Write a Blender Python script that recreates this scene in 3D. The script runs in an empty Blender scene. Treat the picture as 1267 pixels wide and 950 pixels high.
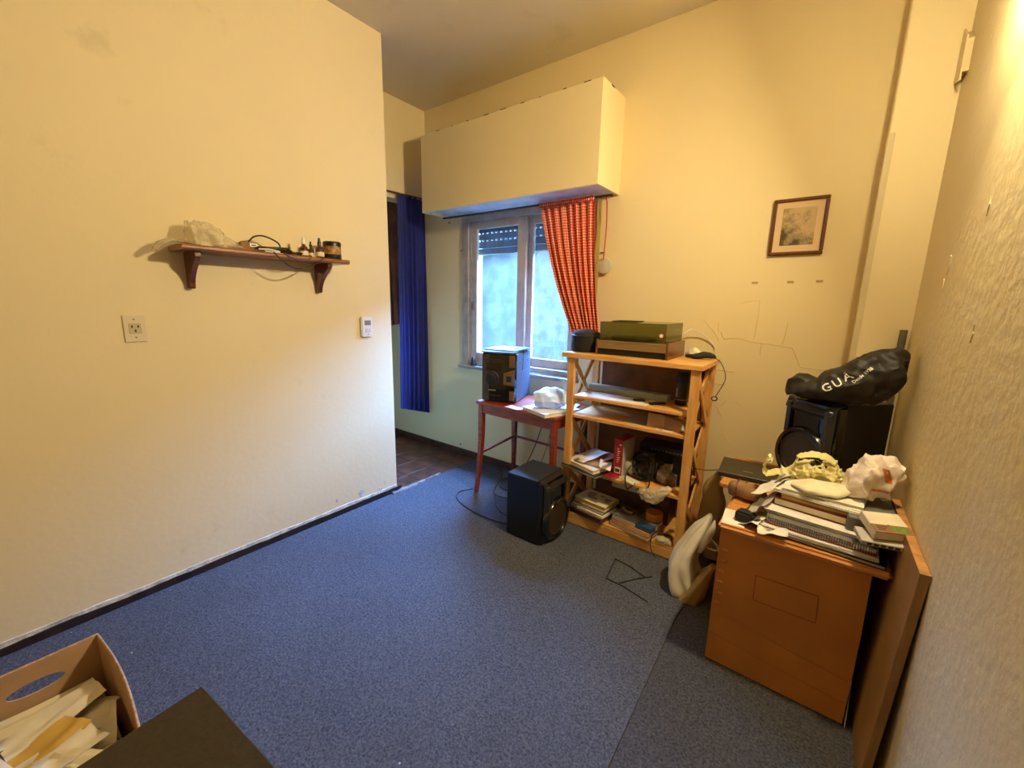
import bpy, bmesh, math, random
from mathutils import Vector, Matrix, noise
from mathutils.bvhtree import BVHTree
random.seed(7)
SC = bpy.context.scene
C = SC.collection
PI = math.pi
def R(d): return math.radians(d)

# ------------------------------------------------------------------ camera
yaw, pitch, roll, fpx = -0.642612379, 0.191890721, 0.0203891862, 513.443
cy, sy = math.cos(yaw), math.sin(yaw)
fw = Vector((sy*math.cos(pitch), cy*math.cos(pitch), -math.sin(pitch)))
r0 = Vector((cy, -sy, 0)); u0 = r0.cross(fw)
rt = math.cos(roll)*r0 + math.sin(roll)*u0
up = -math.sin(roll)*r0 + math.cos(roll)*u0
cam_d = bpy.data.cameras.new('camera'); cam = bpy.data.objects.new('camera', cam_d); C.objects.link(cam)
cam_d.sensor_fit = 'HORIZONTAL'; cam_d.sensor_width = 36.0; cam_d.lens = fpx/1267*36
cam_d.clip_start = 0.02
M = Matrix((rt, up, -fw)).transposed().to_4x4(); M.translation = (0, 0, 1.35)
cam.matrix_world = M
SC.camera = cam

# ------------------------------------------------------------------ sky, exposure
W = bpy.data.worlds.new('sky'); SC.world = W; W.use_nodes = True
bg = W.node_tree.nodes['Background']
bg.inputs[0].default_value = (0.20, 0.44, 1.0, 1); bg.inputs[1].default_value = 260.0
SC.view_settings.view_transform = 'Standard'; SC.view_settings.look = 'None'
SC.view_settings.gamma = 1.0; SC.view_settings.use_curve_mapping = False
SC.view_settings.exposure = 0.0
LAMP_COL = (1.0, 0.825, 0.49); LAMP_W = 58.0
# window portal: guides sky sampling through the window opening, emits nothing itself
pd = bpy.data.lights.new('window_portal', 'AREA'); pd.shape = 'RECTANGLE'; pd.size = 1.0; pd.size_y = 1.15
pd.cycles.is_portal = True
po = bpy.data.objects.new('window_portal', pd); C.objects.link(po)
po.location = (-1.92, 2.79, 1.42); po.rotation_euler = (R(-90), 0, 0)

# ------------------------------------------------------------------ materials
def lin(c):
    c = c/255.0
    return c/12.92 if c <= 0.04045 else ((c+0.055)/1.055)**2.4
def S(r, g, b): return (lin(r), lin(g), lin(b), 1)
MATS = {}
def mat(name, col, rough=0.6, var=0.0, vscale=8.0, col2=None, bump=0.0, bscale=60.0, metal=0.0,
        spec=0.5, alpha=1.0, coat=0.0, trans=0.0, stretch=None, detail=4.0):
    """procedural principled material: base colour mixed with a second one by noise, plus fine relief"""
    m = bpy.data.materials.new(name); m.use_nodes = True
    nt = m.node_tree; b = nt.nodes['Principled BSDF']
    b.inputs['Base Color'].default_value = S(*col)
    b.inputs['Roughness'].default_value = rough
    b.inputs['Metallic'].default_value = metal
    b.inputs['Specular IOR Level'].default_value = spec
    b.inputs['Alpha'].default_value = alpha
    b.inputs['Coat Weight'].default_value = coat
    b.inputs['Transmission Weight'].default_value = trans
    tc = nt.nodes.new('ShaderNodeTexCoord'); src = tc.outputs['Object']
    if stretch:
        mp = nt.nodes.new('ShaderNodeMapping'); mp.inputs['Scale'].default_value = stretch
        nt.links.new(src, mp.inputs[0]); src = mp.outputs[0]
    if var > 0 or col2:
        n = nt.nodes.new('ShaderNodeTexNoise'); n.inputs['Scale'].default_value = vscale
        n.inputs['Detail'].default_value = detail; nt.links.new(src, n.inputs['Vector'])
        cr = nt.nodes.new('ShaderNodeValToRGB')
        cr.color_ramp.elements[0].position = 0.35; cr.color_ramp.elements[1].position = 0.65
        c2 = col2 if col2 else tuple(max(0, c*(1-var)) for c in col)
        cr.color_ramp.elements[0].color = S(*c2); cr.color_ramp.elements[1].color = S(*col)
        nt.links.new(n.outputs['Fac'], cr.inputs[0]); nt.links.new(cr.outputs[0], b.inputs['Base Color'])
    if bump > 0:
        n2 = nt.nodes.new('ShaderNodeTexNoise'); n2.inputs['Scale'].default_value = bscale
        n2.inputs['Detail'].default_value = 3; nt.links.new(src, n2.inputs['Vector'])
        bp = nt.nodes.new('ShaderNodeBump'); bp.inputs['Strength'].default_value = bump
        bp.inputs['Distance'].default_value = 0.01
        nt.links.new(n2.outputs['Fac'], bp.inputs['Height']); nt.links.new(bp.outputs[0], b.inputs['Normal'])
    MATS[name] = m
    return m

def wall_mat(name, col, grime, gscale, gpos, bump, bscale):
    """painted plaster: two scales of stain plus trowel relief"""
    m = mat(name, col, rough=0.72, bump=bump, bscale=bscale, spec=0.25)
    nt = m.node_tree; b = nt.nodes['Principled BSDF']
    tc = nt.nodes.new('ShaderNodeTexCoord')
    n = nt.nodes.new('ShaderNodeTexNoise'); n.inputs['Scale'].default_value = gscale; n.inputs['Detail'].default_value = 8
    n.inputs['Roughness'].default_value = 0.65
    nt.links.new(tc.outputs['Object'], n.inputs['Vector'])
    cr = nt.nodes.new('ShaderNodeValToRGB')
    cr.color_ramp.elements[0].position = gpos; cr.color_ramp.elements[1].position = gpos+0.18
    cr.color_ramp.elements[0].color = S(*grime); cr.color_ramp.elements[1].color = S(*col)
    nt.links.new(n.outputs['Fac'], cr.inputs[0])
    n3 = nt.nodes.new('ShaderNodeTexNoise'); n3.inputs['Scale'].default_value = 1.3; n3.inputs['Detail'].default_value = 3
    nt.links.new(tc.outputs['Object'], n3.inputs['Vector'])
    mx = nt.nodes.new('ShaderNodeMixRGB'); mx.blend_type = 'MULTIPLY'; mx.inputs[0].default_value = 0.16
    nt.links.new(cr.outputs[0], mx.inputs[1]); nt.links.new(n3.outputs['Color'], mx.inputs[2])
    bw = nt.nodes.new('ShaderNodeRGBToBW'); nt.links.new(n3.outputs['Color'], bw.inputs[0]); nt.links.new(bw.outputs[0], mx.inputs[2])
    nt.links.new(mx.outputs[0], b.inputs['Base Color'])
    return m

m_wall = wall_mat('wall_paint_yellow', (240, 219, 168), (222, 200, 148), 5.0, 0.14, 0.08, 45)
m_wall_left = wall_mat('wall_paint_cream', (240, 222, 180), (214, 198, 164), 3.2, 0.20, 0.08, 40)
m_wall_right = wall_mat('wall_paint_rough', (236, 216, 166), (212, 192, 142), 6.0, 0.15, 0.28, 30)
m_pilaster = wall_mat('pilaster_paint', (250, 230, 180), (238, 214, 160), 5.0, 0.2, 0.06, 40)
m_ceiling = wall_mat('ceiling_paint', (214, 198, 160), (190, 172, 132), 2.0, 0.25, 0.06, 30)
m_plaster2 = mat('dirty_plaster', (150, 140, 132), 0.9, var=0.4, vscale=25, bump=0.5, bscale=80)
m_plaster = mat('bare_plaster', (232, 224, 212), 0.9, var=0.25, vscale=25, bump=0.5, bscale=80)
m_crack = mat('cracked_paint', (226, 202, 144), 0.8)
m_tile = mat('brown_floor_tile', (104, 62, 44), 0.45, var=0.35, vscale=9, bump=0.15, bscale=30)
m_grout = mat('tile_grout', (120, 96, 78), 0.9, var=0.2, vscale=30, bump=0.3)
m_base = mat('dark_baseboard', (46, 30, 28), 0.6, var=0.5, vscale=18, bump=0.2)
m_base2 = mat('brown_baseboard', (86, 46, 30), 0.5, var=0.3, vscale=14)

def carpet_mat(name, c1, c2):
    m = mat(name, c1, 0.95, spec=0.15)
    nt = m.node_tree; b = nt.nodes['Principled BSDF']
    tc = nt.nodes.new('ShaderNodeTexCoord')
    a = nt.nodes.new('ShaderNodeTexNoise'); a.inputs['Scale'].default_value = 120; a.inputs['Detail'].default_value = 5
    a.inputs['Roughness'].default_value = 0.8
    nt.links.new(tc.outputs['Object'], a.inputs['Vector'])
    cr = nt.nodes.new('ShaderNodeValToRGB'); cr.color_ramp.elements[0].position = 0.33; cr.color_ramp.elements[1].position = 0.68
    cr.color_ramp.elements[0].color = S(*c2); cr.color_ramp.elements[1].color = S(*c1)
    nt.links.new(a.outputs['Fac'], cr.inputs[0])
    d = nt.nodes.new('ShaderNodeTexNoise'); d.inputs['Scale'].default_value = 2.2; d.inputs['Detail'].default_value = 5
    nt.links.new(tc.outputs['Object'], d.inputs['Vector'])
    mx = nt.nodes.new('ShaderNodeMixRGB'); mx.blend_type = 'MULTIPLY'; mx.inputs[0].default_value = 0.35
    nt.links.new(cr.outputs[0], mx.inputs[1]); nt.links.new(d.outputs['Fac'], mx.inputs[2])
    # pale lint specks
    v = nt.nodes.new('ShaderNodeTexVoronoi'); v.inputs['Scale'].default_value = 7.0
    nt.links.new(tc.outputs['Object'], v.inputs['Vector'])
    lt = nt.nodes.new('ShaderNodeMath'); lt.operation = 'LESS_THAN'; lt.inputs[1].default_value = 0.022
    nt.links.new(v.outputs['Distance'], lt.inputs[0])
    m2 = nt.nodes.new('ShaderNodeMixRGB'); m2.inputs[2].default_value = S(190, 190, 190)
    nt.links.new(lt.outputs[0], m2.inputs[0]); nt.links.new(mx.outputs[0], m2.inputs[1])
    nt.links.new(m2.outputs[0], b.inputs['Base Color'])
    bp = nt.nodes.new('ShaderNodeBump'); bp.inputs['Strength'].default_value = 0.9; bp.inputs['Distance'].default_value = 0.006
    nt.links.new(a.outputs['Fac'], bp.inputs['Height']); nt.links.new(bp.outputs[0], b.inputs['Normal'])
    return m
m_carpet = carpet_mat('blue_grey_carpet', (124, 127, 138), (50, 53, 62))
m_carpet2 = carpet_mat('dark_grey_carpet', (114, 114, 118), (47, 48, 53))

m_pine = mat('pine_wood', (226, 172, 96), 0.5, col2=(204, 142, 70), vscale=6, stretch=(1, 8, 8), bump=0.05, bscale=30)
m_pine_v = mat('pine_wood_upright', (226, 172, 96), 0.5, col2=(204, 142, 70), vscale=6, stretch=(8, 8, 1), bump=0.05, bscale=30)
m_hard = mat('brown_hardboard', (128, 78, 34), 0.7, var=0.25, vscale=10)
m_redwood = mat('red_brown_wood', (150, 60, 28), 0.35, col2=(112, 38, 18), vscale=9, stretch=(1, 8, 8), coat=0.2)
m_shelfwood = mat('varnished_dark_wood', (104, 48, 24), 0.35, col2=(72, 32, 18), vscale=8, stretch=(8, 1, 8), coat=0.3)
m_shelfwood2 = mat('varnished_shelf_board', (160, 98, 50), 0.35, col2=(126, 72, 36), vscale=8, stretch=(8, 1, 8), coat=0.3)
m_deskwood = mat('orange_wood', (208, 142, 72), 0.45, col2=(182, 116, 52), vscale=7, stretch=(1, 9, 9))
m_board = mat('chipboard_veneer', (164, 120, 62), 0.55, col2=(140, 100, 48), vscale=8, stretch=(9, 1, 1))
m_boardedge = mat('board_edge', (196, 140, 76), 0.6, var=0.2, vscale=30)
m_card = mat('cardboard_brown', (196, 122, 48), 0.8, var=0.1, vscale=5, bump=0.05, bscale=20)
m_card2 = mat('cardboard_tan', (186, 150, 116), 0.85, var=0.1, vscale=6, bump=0.05, bscale=30)
m_cardedge = mat('cardboard_edge', (206, 170, 134), 0.9, var=0.2, vscale=80)
m_cardline = mat('cardboard_crease', (120, 68, 30), 0.9)
m_cardfold = mat('cardboard_fold', (164, 100, 40), 0.9)
m_blacktop = mat('black_laminate', (46, 37, 29), 0.55, var=0.2, vscale=150, bump=0.05, bscale=200)
m_black = mat('black_plastic', (22, 22, 23), 0.35)
m_blackm = mat('matt_black', (20, 20, 20), 0.7, bump=0.1, bscale=120)
m_gloss = mat('glossy_black', (16, 14, 12), 0.14, coat=0.6)
m_spk = mat('black_vinyl_wrap', (11, 11, 12), 0.34, spec=0.5)
m_satin = mat('satin_black_blue_lit', (62, 72, 90), 0.40, spec=0.8)  # black case metal; the blue of window light is put into its base colour
m_darkgrey = mat('dark_grey_plastic', (40, 37, 34), 0.32)
m_cone = mat('speaker_cone', (52, 40, 24), 0.5, bump=0.05)
m_silver = mat('silver_plastic', (150, 140, 126), 0.3, metal=0.6)
m_bronze = mat('bronze_trim', (120, 92, 58), 0.35, metal=0.5)
m_chrome = mat('chrome', (200, 200, 200), 0.15, metal=1.0)
m_steel = mat('grey_steel', (136, 130, 116), 0.45, metal=0.5, var=0.2, vscale=20)
m_cable = mat('black_cable', (24, 20, 18), 0.5)
m_cablew = mat('white_cable', (216, 210, 196), 0.5)
m_cableb = mat('brown_cable', (58, 38, 24), 0.5)
m_white = mat('white_plastic', (228, 226, 222), 0.4)
m_whitew = mat('backlit_white_frame', (178, 168, 156), 0.5, var=0.15, vscale=12, bump=0.05)  # white frame; the beige-grey of its backlit side is put into the colour
m_alu = mat('window_sash_metal', (188, 178, 166), 0.4, var=0.1, vscale=12)  # backlight's beige-grey is put into the sash colour too
m_shutter = mat('grey_shutter', (120, 122, 126), 0.6, var=0.2, vscale=16)
m_shutbox = mat('pale_shutter_box', (212, 208, 204), 0.7, var=0.12, vscale=8)
m_paper = mat('white_paper', (232, 226, 214), 0.85, var=0.08, vscale=12)
m_paper2 = mat('cream_paper', (236, 224, 196), 0.85, var=0.1, vscale=10)
m_paper3 = mat('grey_paper', (196, 188, 176), 0.85, var=0.12, vscale=10)
m_yellowp = mat('yellow_paper', (216, 178, 92), 0.85, var=0.1, vscale=10)
m_teal = mat('teal_paper', (40, 128, 128), 0.7)
m_pink = mat('pink_paper', (222, 168, 184), 0.8)
m_orange = mat('orange_envelope', (176, 88, 44), 0.8, var=0.15, vscale=20)
m_red = mat('red_cover', (160, 24, 24), 0.45, var=0.1, vscale=20)
m_maroon = mat('maroon_cover', (104, 26, 24), 0.6)
m_bluep = mat('blue_magazine', (96, 138, 176), 0.4, col2=(60, 100, 150), vscale=14)
m_bluecov = mat('blue_book_cover', (46, 80, 120), 0.4)
m_brownp = mat('brown_paper', (156, 116, 74), 0.8, var=0.2, vscale=10)
m_leather = mat('brown_leather', (92, 60, 46), 0.6, var=0.3, vscale=14, bump=0.2)
m_greycov = mat('grey_cover', (120, 116, 110), 0.6, var=0.15, vscale=10)
m_green = mat('green_label', (96, 150, 44), 0.5, var=0.2, vscale=60)
m_ink = mat('printing_ink', (60, 52, 44), 0.8)
m_greybox = mat('pale_green_box', (164, 172, 158), 0.5, var=0.1, vscale=20)
m_bluefab = mat('blue_curtain_cloth', (16, 26, 104), 0.75, var=0.2, vscale=6, bump=0.08, bscale=200)
m_pinkfab = mat('rose_brown_cloth', (176, 112, 88), 0.85, var=0.2, vscale=6)
m_blackfab = mat('black_cloth', (34, 29, 24), 0.55, bump=0.12, bscale=160, spec=0.4)
m_blackfab2 = mat('black_padded_cloth', (18, 16, 16), 0.8, bump=0.2, bscale=120)
m_canvas = mat('white_canvas', (226, 216, 196), 0.85, var=0.08, vscale=10)
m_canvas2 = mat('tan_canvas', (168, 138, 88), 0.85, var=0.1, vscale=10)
m_clothcream = mat('cream_cloth', (238, 226, 190), 0.8, var=0.1, vscale=14)
m_wicker = mat('woven_label', (196, 160, 90), 0.7, col2=(120, 70, 36), vscale=40)
m_amber = mat('amber_glass', (84, 40, 18), 0.12, coat=0.5)
m_outer = mat('outer_wall_render', (96, 94, 88), 0.95, col2=(70, 72, 74), vscale=7, bump=0.35, bscale=14, detail=8)
m_outfloor = mat('patio_floor', (96, 94, 90), 0.9, var=0.2, vscale=4)
m_leaf = mat('green_leaf', (60, 110, 50), 0.5)
m_stem = mat('dry_stem', (70, 56, 44), 0.8)
m_redcord = mat('red_cord', (186, 44, 30), 0.6)
m_yellowstrap = mat('yellow_webbing', (196, 168, 84), 0.7, bump=0.2, bscale=150)
m_disc = mat('frosted_disc', (196, 190, 160), 0.35)
m_frame = mat('frame_wood', (110, 62, 30), 0.3, col2=(76, 40, 20), vscale=12, stretch=(8, 8, 8), coat=0.4)
m_matboard = mat('cream_mount', (232, 200, 158), 0.85)
m_rod = mat('dark_rod', (40, 26, 22), 0.5)
m_rodred = mat('red_brown_rod', (84, 36, 24), 0.5)

def film(name, col, alpha, rough=0.25):
    m = mat(name, col, rough, bump=0.25, bscale=60, spec=0.6)
    m.node_tree.nodes['Principled BSDF'].inputs['Alpha'].default_value = alpha
    return m
m_film = film('clear_plastic_film', (222, 208, 172), 0.42)
m_filmy = film('yellow_plastic_film', (240, 228, 160), 0.78, 0.28)
m_filmw = film('white_plastic_film', (244, 228, 214), 0.9, 0.3)
m_filmb = film('grey_plastic_film', (206, 214, 226), 0.85, 0.25)
m_foil = mat('clear_crinkled_wrap', (226, 212, 180), 0.12, bump=0.6, bscale=60, spec=0.9, alpha=0.6)
m_bagor = mat('orange_print', (236, 140, 70), 0.4, var=0.2, vscale=30)

def glass(name, tint, haze):
    m = bpy.data.materials.new(name); m.use_nodes = True; nt = m.node_tree
    for n in list(nt.nodes): nt.nodes.remove(n)
    out = nt.nodes.new('ShaderNodeOutputMaterial')
    tr = nt.nodes.new('ShaderNodeBsdfTransparent'); tr.inputs[0].default_value = tint
    gl = nt.nodes.new('ShaderNodeBsdfGlossy'); gl.inputs['Roughness'].default_value = 0.02
    tl = nt.nodes.new('ShaderNodeBsdfTranslucent'); tl.inputs[0].default_value = (0.9, 0.95, 1, 1)
    tc = nt.nodes.new('ShaderNodeTexCoord'); mp = nt.nodes.new('ShaderNodeMapping'); mp.inputs['Scale'].default_value = (14, 1, 1.2)
    ns = nt.nodes.new('ShaderNodeTexNoise'); ns.inputs['Scale'].default_value = 1.0; ns.inputs['Detail'].default_value = 3
    nt.links.new(tc.outputs['Object'], mp.inputs[0]); nt.links.new(mp.outputs[0], ns.inputs['Vector'])
    mm = nt.nodes.new('ShaderNodeMath'); mm.operation = 'MULTIPLY'; mm.inputs[1].default_value = haze*2
    nt.links.new(ns.outputs['Fac'], mm.inputs[0])
    mh = nt.nodes.new('ShaderNodeMixShader'); nt.links.new(mm.outputs[0], mh.inputs[0])
    nt.links.new(tr.outputs[0], mh.inputs[1]); nt.links.new(tl.outputs[0], mh.inputs[2])
    fr = nt.nodes.new('ShaderNodeFresnel'); fr.inputs[0].default_value = 1.45
    geo = nt.nodes.new('ShaderNodeNewGeometry'); inv = nt.nodes.new('ShaderNodeMath'); inv.operation = 'SUBTRACT'; inv.inputs[0].default_value = 1.0
    nt.links.new(geo.outputs['Backfacing'], inv.inputs[1])
    ff = nt.nodes.new('ShaderNodeMath'); ff.operation = 'MULTIPLY'; nt.links.new(fr.outputs[0], ff.inputs[0]); nt.links.new(inv.outputs[0], ff.inputs[1])
    mx = nt.nodes.new('ShaderNodeMixShader'); nt.links.new(ff.outputs[0], mx.inputs[0])
    nt.links.new(mh.outputs[0], mx.inputs[1]); nt.links.new(gl.outputs[0], mx.inputs[2])
    nt.links.new(mx.outputs[0], out.inputs[0]); MATS[name] = m
    return m
m_glass_l = glass('hazy_window_glass', (0.86, 0.93, 1, 1), 0.008)  # left pane, with the stronger streaks of translucent haze
m_glass_r = glass('clear_window_glass', (0.92, 0.96, 1, 1), 0.002)
m_smoke = glass('smoked_acrylic', (0.66, 0.66, 0.44, 1), 0.05)
m_picglass = glass('picture_glass', (0.98, 0.98, 0.97, 1), 0.0)

def gingham():
    m = bpy.data.materials.new('red_gingham_cloth'); m.use_nodes = True; nt = m.node_tree
    b = nt.nodes['Principled BSDF']; b.inputs['Roughness'].default_value = 0.8; b.inputs['Specular IOR Level'].default_value = 0.2
    uv = nt.nodes.new('ShaderNodeUVMap'); sp = nt.nodes.new('ShaderNodeSeparateXYZ'); nt.links.new(uv.outputs[0], sp.inputs[0])
    st = []
    for k in (0, 1):
        f = nt.nodes.new('ShaderNodeMath'); f.operation = 'FRACT'; nt.links.new(sp.outputs[k], f.inputs[0])
        g = nt.nodes.new('ShaderNodeMath'); g.operation = 'GREATER_THAN'; g.inputs[1].default_value = 0.42; nt.links.new(f.outputs[0], g.inputs[0])
        st.append(g)
    ad = nt.nodes.new('ShaderNodeMath'); ad.operation = 'ADD'; nt.links.new(st[0].outputs[0], ad.inputs[0]); nt.links.new(st[1].outputs[0], ad.inputs[1])
    hf = nt.nodes.new('ShaderNodeMath'); hf.operation = 'MULTIPLY'; hf.inputs[1].default_value = 0.5; nt.links.new(ad.outputs[0], hf.inputs[0])
    cr = nt.nodes.new('ShaderNodeValToRGB'); cr.color_ramp.interpolation = 'CONSTANT'
    e = cr.color_ramp.elements; e[0].position = 0; e[0].color = S(244, 214, 180); e[1].position = 0.4; e[1].color = S(226, 112, 78)
    e2 = e.new(0.8); e2.color = S(200, 56, 42)
    nt.links.new(hf.outputs[0], cr.inputs[0]); nt.links.new(cr.outputs[0], b.inputs['Base Color'])
    return m
m_gingham = gingham()

def print_mat():
    """faded grey-brown landscape print: soft blotches only"""
    m = bpy.data.materials.new('faded_print'); m.use_nodes = True; nt = m.node_tree
    b = nt.nodes['Principled BSDF']; b.inputs['Roughness'].default_value = 0.8
    tc = nt.nodes.new('ShaderNodeTexCoord')
    n = nt.nodes.new('ShaderNodeTexNoise'); n.inputs['Scale'].default_value = 22; n.inputs['Detail'].default_value = 6
    n.inputs['Roughness'].default_value = 0.7
    nt.links.new(tc.outputs['Object'], n.inputs['Vector'])
    sp = nt.nodes.new('ShaderNodeSeparateXYZ'); nt.links.new(tc.outputs['Generated'], sp.inputs[0])
    # darker towards the lower left of the print
    a = nt.nodes.new('ShaderNodeMath'); a.operation = 'ADD'; nt.links.new(sp.outputs[0], a.inputs[0]); nt.links.new(sp.outputs[2], a.inputs[1])
    s = nt.nodes.new('ShaderNodeMath'); s.operation = 'MULTIPLY_ADD'; s.inputs[1].default_value = 0.22; s.inputs[2].default_value = -0.2
    nt.links.new(a.outputs[0], s.inputs[0])
    t = nt.nodes.new('ShaderNodeMath'); t.operation = 'ADD'; nt.links.new(s.outputs[0], t.inputs[0]); nt.links.new(n.outputs['Fac'], t.inputs[1])
    cr = nt.nodes.new('ShaderNodeValToRGB'); e = cr.color_ramp.elements
    e[0].position = 0.34; e[0].color = S(78, 66, 46); e[1].position = 0.62; e[1].color = S(206, 178, 134)
    nt.links.new(t.outputs[0], cr.inputs[0]); nt.links.new(cr.outputs[0], b.inputs['Base Color'])
    return m
m_print = print_mat()
m_bulb = bpy.data.materials.new('lit_bulb'); m_bulb.use_nodes = True
_b = m_bulb.node_tree.nodes['Principled BSDF']; _b.inputs['Emission Color'].default_value = (*LAMP_COL, 1)
_b.inputs['Emission Strength'].default_value = 0.78*LAMP_W/(PI*PI*0.048**2)
m_bulb2 = m_bulb.copy(); m_bulb2.name = 'lit_bulb_side'
m_bulb2.node_tree.nodes['Principled BSDF'].inputs['Emission Strength'].default_value = 0.22*LAMP_W/(PI*2*PI*0.047*0.03)

# ------------------------------------------------------------------ mesh helpers
MW = {}     # world matrix of every object built here, by name
def catmull(pts, n=8):
    pts = [Vector(p) for p in pts]
    if len(pts) < 3: return pts
    P = [pts[0]*2-pts[1]] + pts + [pts[-1]*2-pts[-2]]
    out = []
    for i in range(1, len(P)-2):
        a, b, c, d = P[i-1], P[i], P[i+1], P[i+2]
        for k in range(n):
            t = k/n
            out.append(0.5*((2*b)+(-a+c)*t+(2*a-5*b+4*c-d)*t*t+(-a+3*b-3*c+d)*t**3))
    out.append(pts[-1])
    return out

class MB:
    def __init__(s): s.v = []; s.f = []; s.uv = {}
    def add(s, vs, fs):
        o = len(s.v); s.v += [Vector(v) for v in vs]; s.f += [tuple(i+o for i in f) for f in fs]; return s
    def box(s, x0, x1, y0, y1, z0, z1, M=None):
        vs = [Vector((x, y, z)) for z in (z0, z1) for y in (y0, y1) for x in (x0, x1)]
        if M: vs = [M @ v for v in vs]
        return s.add(vs, [(0,2,3,1),(4,5,7,6),(0,1,5,4),(2,6,7,3),(0,4,6,2),(1,3,7,5)])
    def bar(s, a, b, w, t, upv=(0,0,1)):
        """rectangular bar from a to b; w across upv x dir, t along the remaining axis"""
        a, b = Vector(a), Vector(b); d = (b-a).normalized(); x = d.cross(Vector(upv)).normalized(); y = x.cross(d)
        vs = [p+x*sx*w/2+y*sy_*t/2 for p in (a, b) for sy_ in (-1, 1) for sx in (-1, 1)]
        return s.add(vs, [(0,1,3,2),(4,6,7,5),(0,4,5,1),(2,3,7,6),(0,2,6,4),(1,5,7,3)])
    def prism(s, poly, ax, a, b):
        """poly in the two axes other than ax (ascending order), extruded from a to b"""
        n = len(poly); vs = []
        for t in (a, b):
            for p in poly:
                v = [0, 0, 0]; o = [i for i in range(3) if i != ax]; v[ax] = t; v[o[0]], v[o[1]] = p; vs.append(v)
        fs = [tuple(range(n))[::-1], tuple(range(n, 2*n))] + [(i, (i+1) % n, n+(i+1) % n, n+i) for i in range(n)]
        return s.add(vs, fs)
    def lathe(s, prof, n=24, M=None):
        """profile of (radius, height) about local Z"""
        M = M or Matrix(); o = []
        for r, z in prof:
            for k in range(n):
                a = 2*PI*k/n; o.append(M @ Vector((r*math.cos(a), r*math.sin(a), z)))
        m = len(prof); fs = []
        for i in range(m-1):
            for k in range(n): fs.append((i*n+k, i*n+(k+1) % n, (i+1)*n+(k+1) % n, (i+1)*n+k))
        fs.append(tuple(range(n))[::-1]); fs.append(tuple((m-1)*n+k for k in range(n)))
        return s.add(o, fs)
    def tube(s, pts, r, n=6, smooth=6):
        P = catmull(pts, smooth) if smooth else [Vector(p) for p in pts]
        o = []; prev = None
        for i, p in enumerate(P):
            d = (P[min(i+1, len(P)-1)]-P[max(i-1, 0)]).normalized()
            if prev is None:
                x = d.cross(Vector((0.31, 0.2, 0.93))).normalized()
            else:
                x = (prev-d*prev.dot(d)).normalized()
            prev = x; y = d.cross(x)
            for k in range(n):
                a = 2*PI*k/n; o.append(p+(x*math.cos(a)+y*math.sin(a))*r)
        fs = [(i*n+k, i*n+(k+1) % n, (i+1)*n+(k+1) % n, (i+1)*n+k) for i in range(len(P)-1) for k in range(n)]
        fs.append(tuple(range(n))[::-1]); fs.append(tuple((len(P)-1)*n+k for k in range(n)))
        return s.add(o, fs)
    def sphere(s, c, r, nu=16, nv=10, sc=(1,1,1)):
        pr = []
        for j in range(nv+1):
            a = -PI/2+PI*j/nv; pr.append((max(r*math.cos(a), 1e-4), r*math.sin(a)))
        return s.lathe(pr, nu, Matrix.Translation(c) @ Matrix.Diagonal((*sc, 1)))
    def loft(s, rings, cap=True, close=True):
        n = len(rings[0]); o = [v for r in rings for v in r]
        rg = n if close else n-1
        fs = [(i*n+k, i*n+(k+1) % n, (i+1)*n+(k+1) % n, (i+1)*n+k) for i in range(len(rings)-1) for k in range(rg)]
        if cap: fs += [tuple(range(n))[::-1], tuple((len(rings)-1)*n+k for k in range(n))]
        return s.add(o, fs)
    def build(s, name, m, parent=None, smooth=False, bevel=0.0, local=False, loc=None, uv=None, seg=1):
        vs = s.v
        off = None
        if parent is not None:
            if not local:
                inv = MW[parent.name].inverted(); vs = [inv @ v for v in vs]
        elif not local:
            xs = [v.x for v in vs]; ys = [v.y for v in vs]; zs = [v.z for v in vs]
            off = Vector(((min(xs)+max(xs))/2, (min(ys)+max(ys))/2, min(zs))); vs = [v-off for v in vs]
        me = bpy.data.meshes.new(name); me.from_pydata([tuple(v) for v in vs], [], s.f)
        bm = bmesh.new(); bm.from_mesh(me)
        bmesh.ops.recalc_face_normals(bm, faces=bm.faces)
        if bevel > 0:
            ed = [e for e in bm.edges if len(e.link_faces) == 2 and e.calc_face_angle(0) > 0.5]
            bmesh.ops.bevel(bm, geom=ed, offset=bevel, segments=seg, affect='EDGES', clamp_overlap=True)
        bm.to_mesh(me); bm.free()
        if smooth:
            me.polygons.foreach_set('use_smooth', [True]*len(me.polygons)); me.set_sharp_from_angle(angle=R(40))
        if uv:
            l = me.uv_layers.new(name='UVMap')
            for p in me.polygons:
                for li in p.loop_indices:
                    l.data[li].uv = uv[me.loops[li].vertex_index]
        me.materials.append(m)
        o = bpy.data.objects.new(name, me); C.objects.link(o)
        if parent is not None: o.parent = parent
        if off is not None: o.location = off
        if loc is not None: o.location = loc
        MW[o.name] = MW[parent.name].copy() if parent is not None else Matrix.Translation(o.location)
        return o

def tag(o, label, cat, group=None, kind=None):
    o['label'] = label; o['category'] = cat
    if group: o['group'] = group
    if kind: o['kind'] = kind
    return o
def place(o, Mx):
    o.matrix_local = Mx; MW[o.name] = Mx.copy()
def thing(name, label, cat, loc=(0,0,0), rz=0.0, group=None):
    o = bpy.data.objects.new(name, None); C.objects.link(o); o.empty_display_size = 0.05
    place(o, Matrix.Translation(loc) @ Matrix.Rotation(rz, 4, 'Z'))
    return tag(o, label, cat, group)
def struct(o):
    o['kind'] = 'structure'; return o
def bx(name, m, x0, x1, y0, y1, z0, z1, parent=None, bevel=0.0, M=None, **k):
    return MB().box(x0, x1, y0, y1, z0, z1, M).build(name, m, parent, bevel=bevel, **k)

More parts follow.
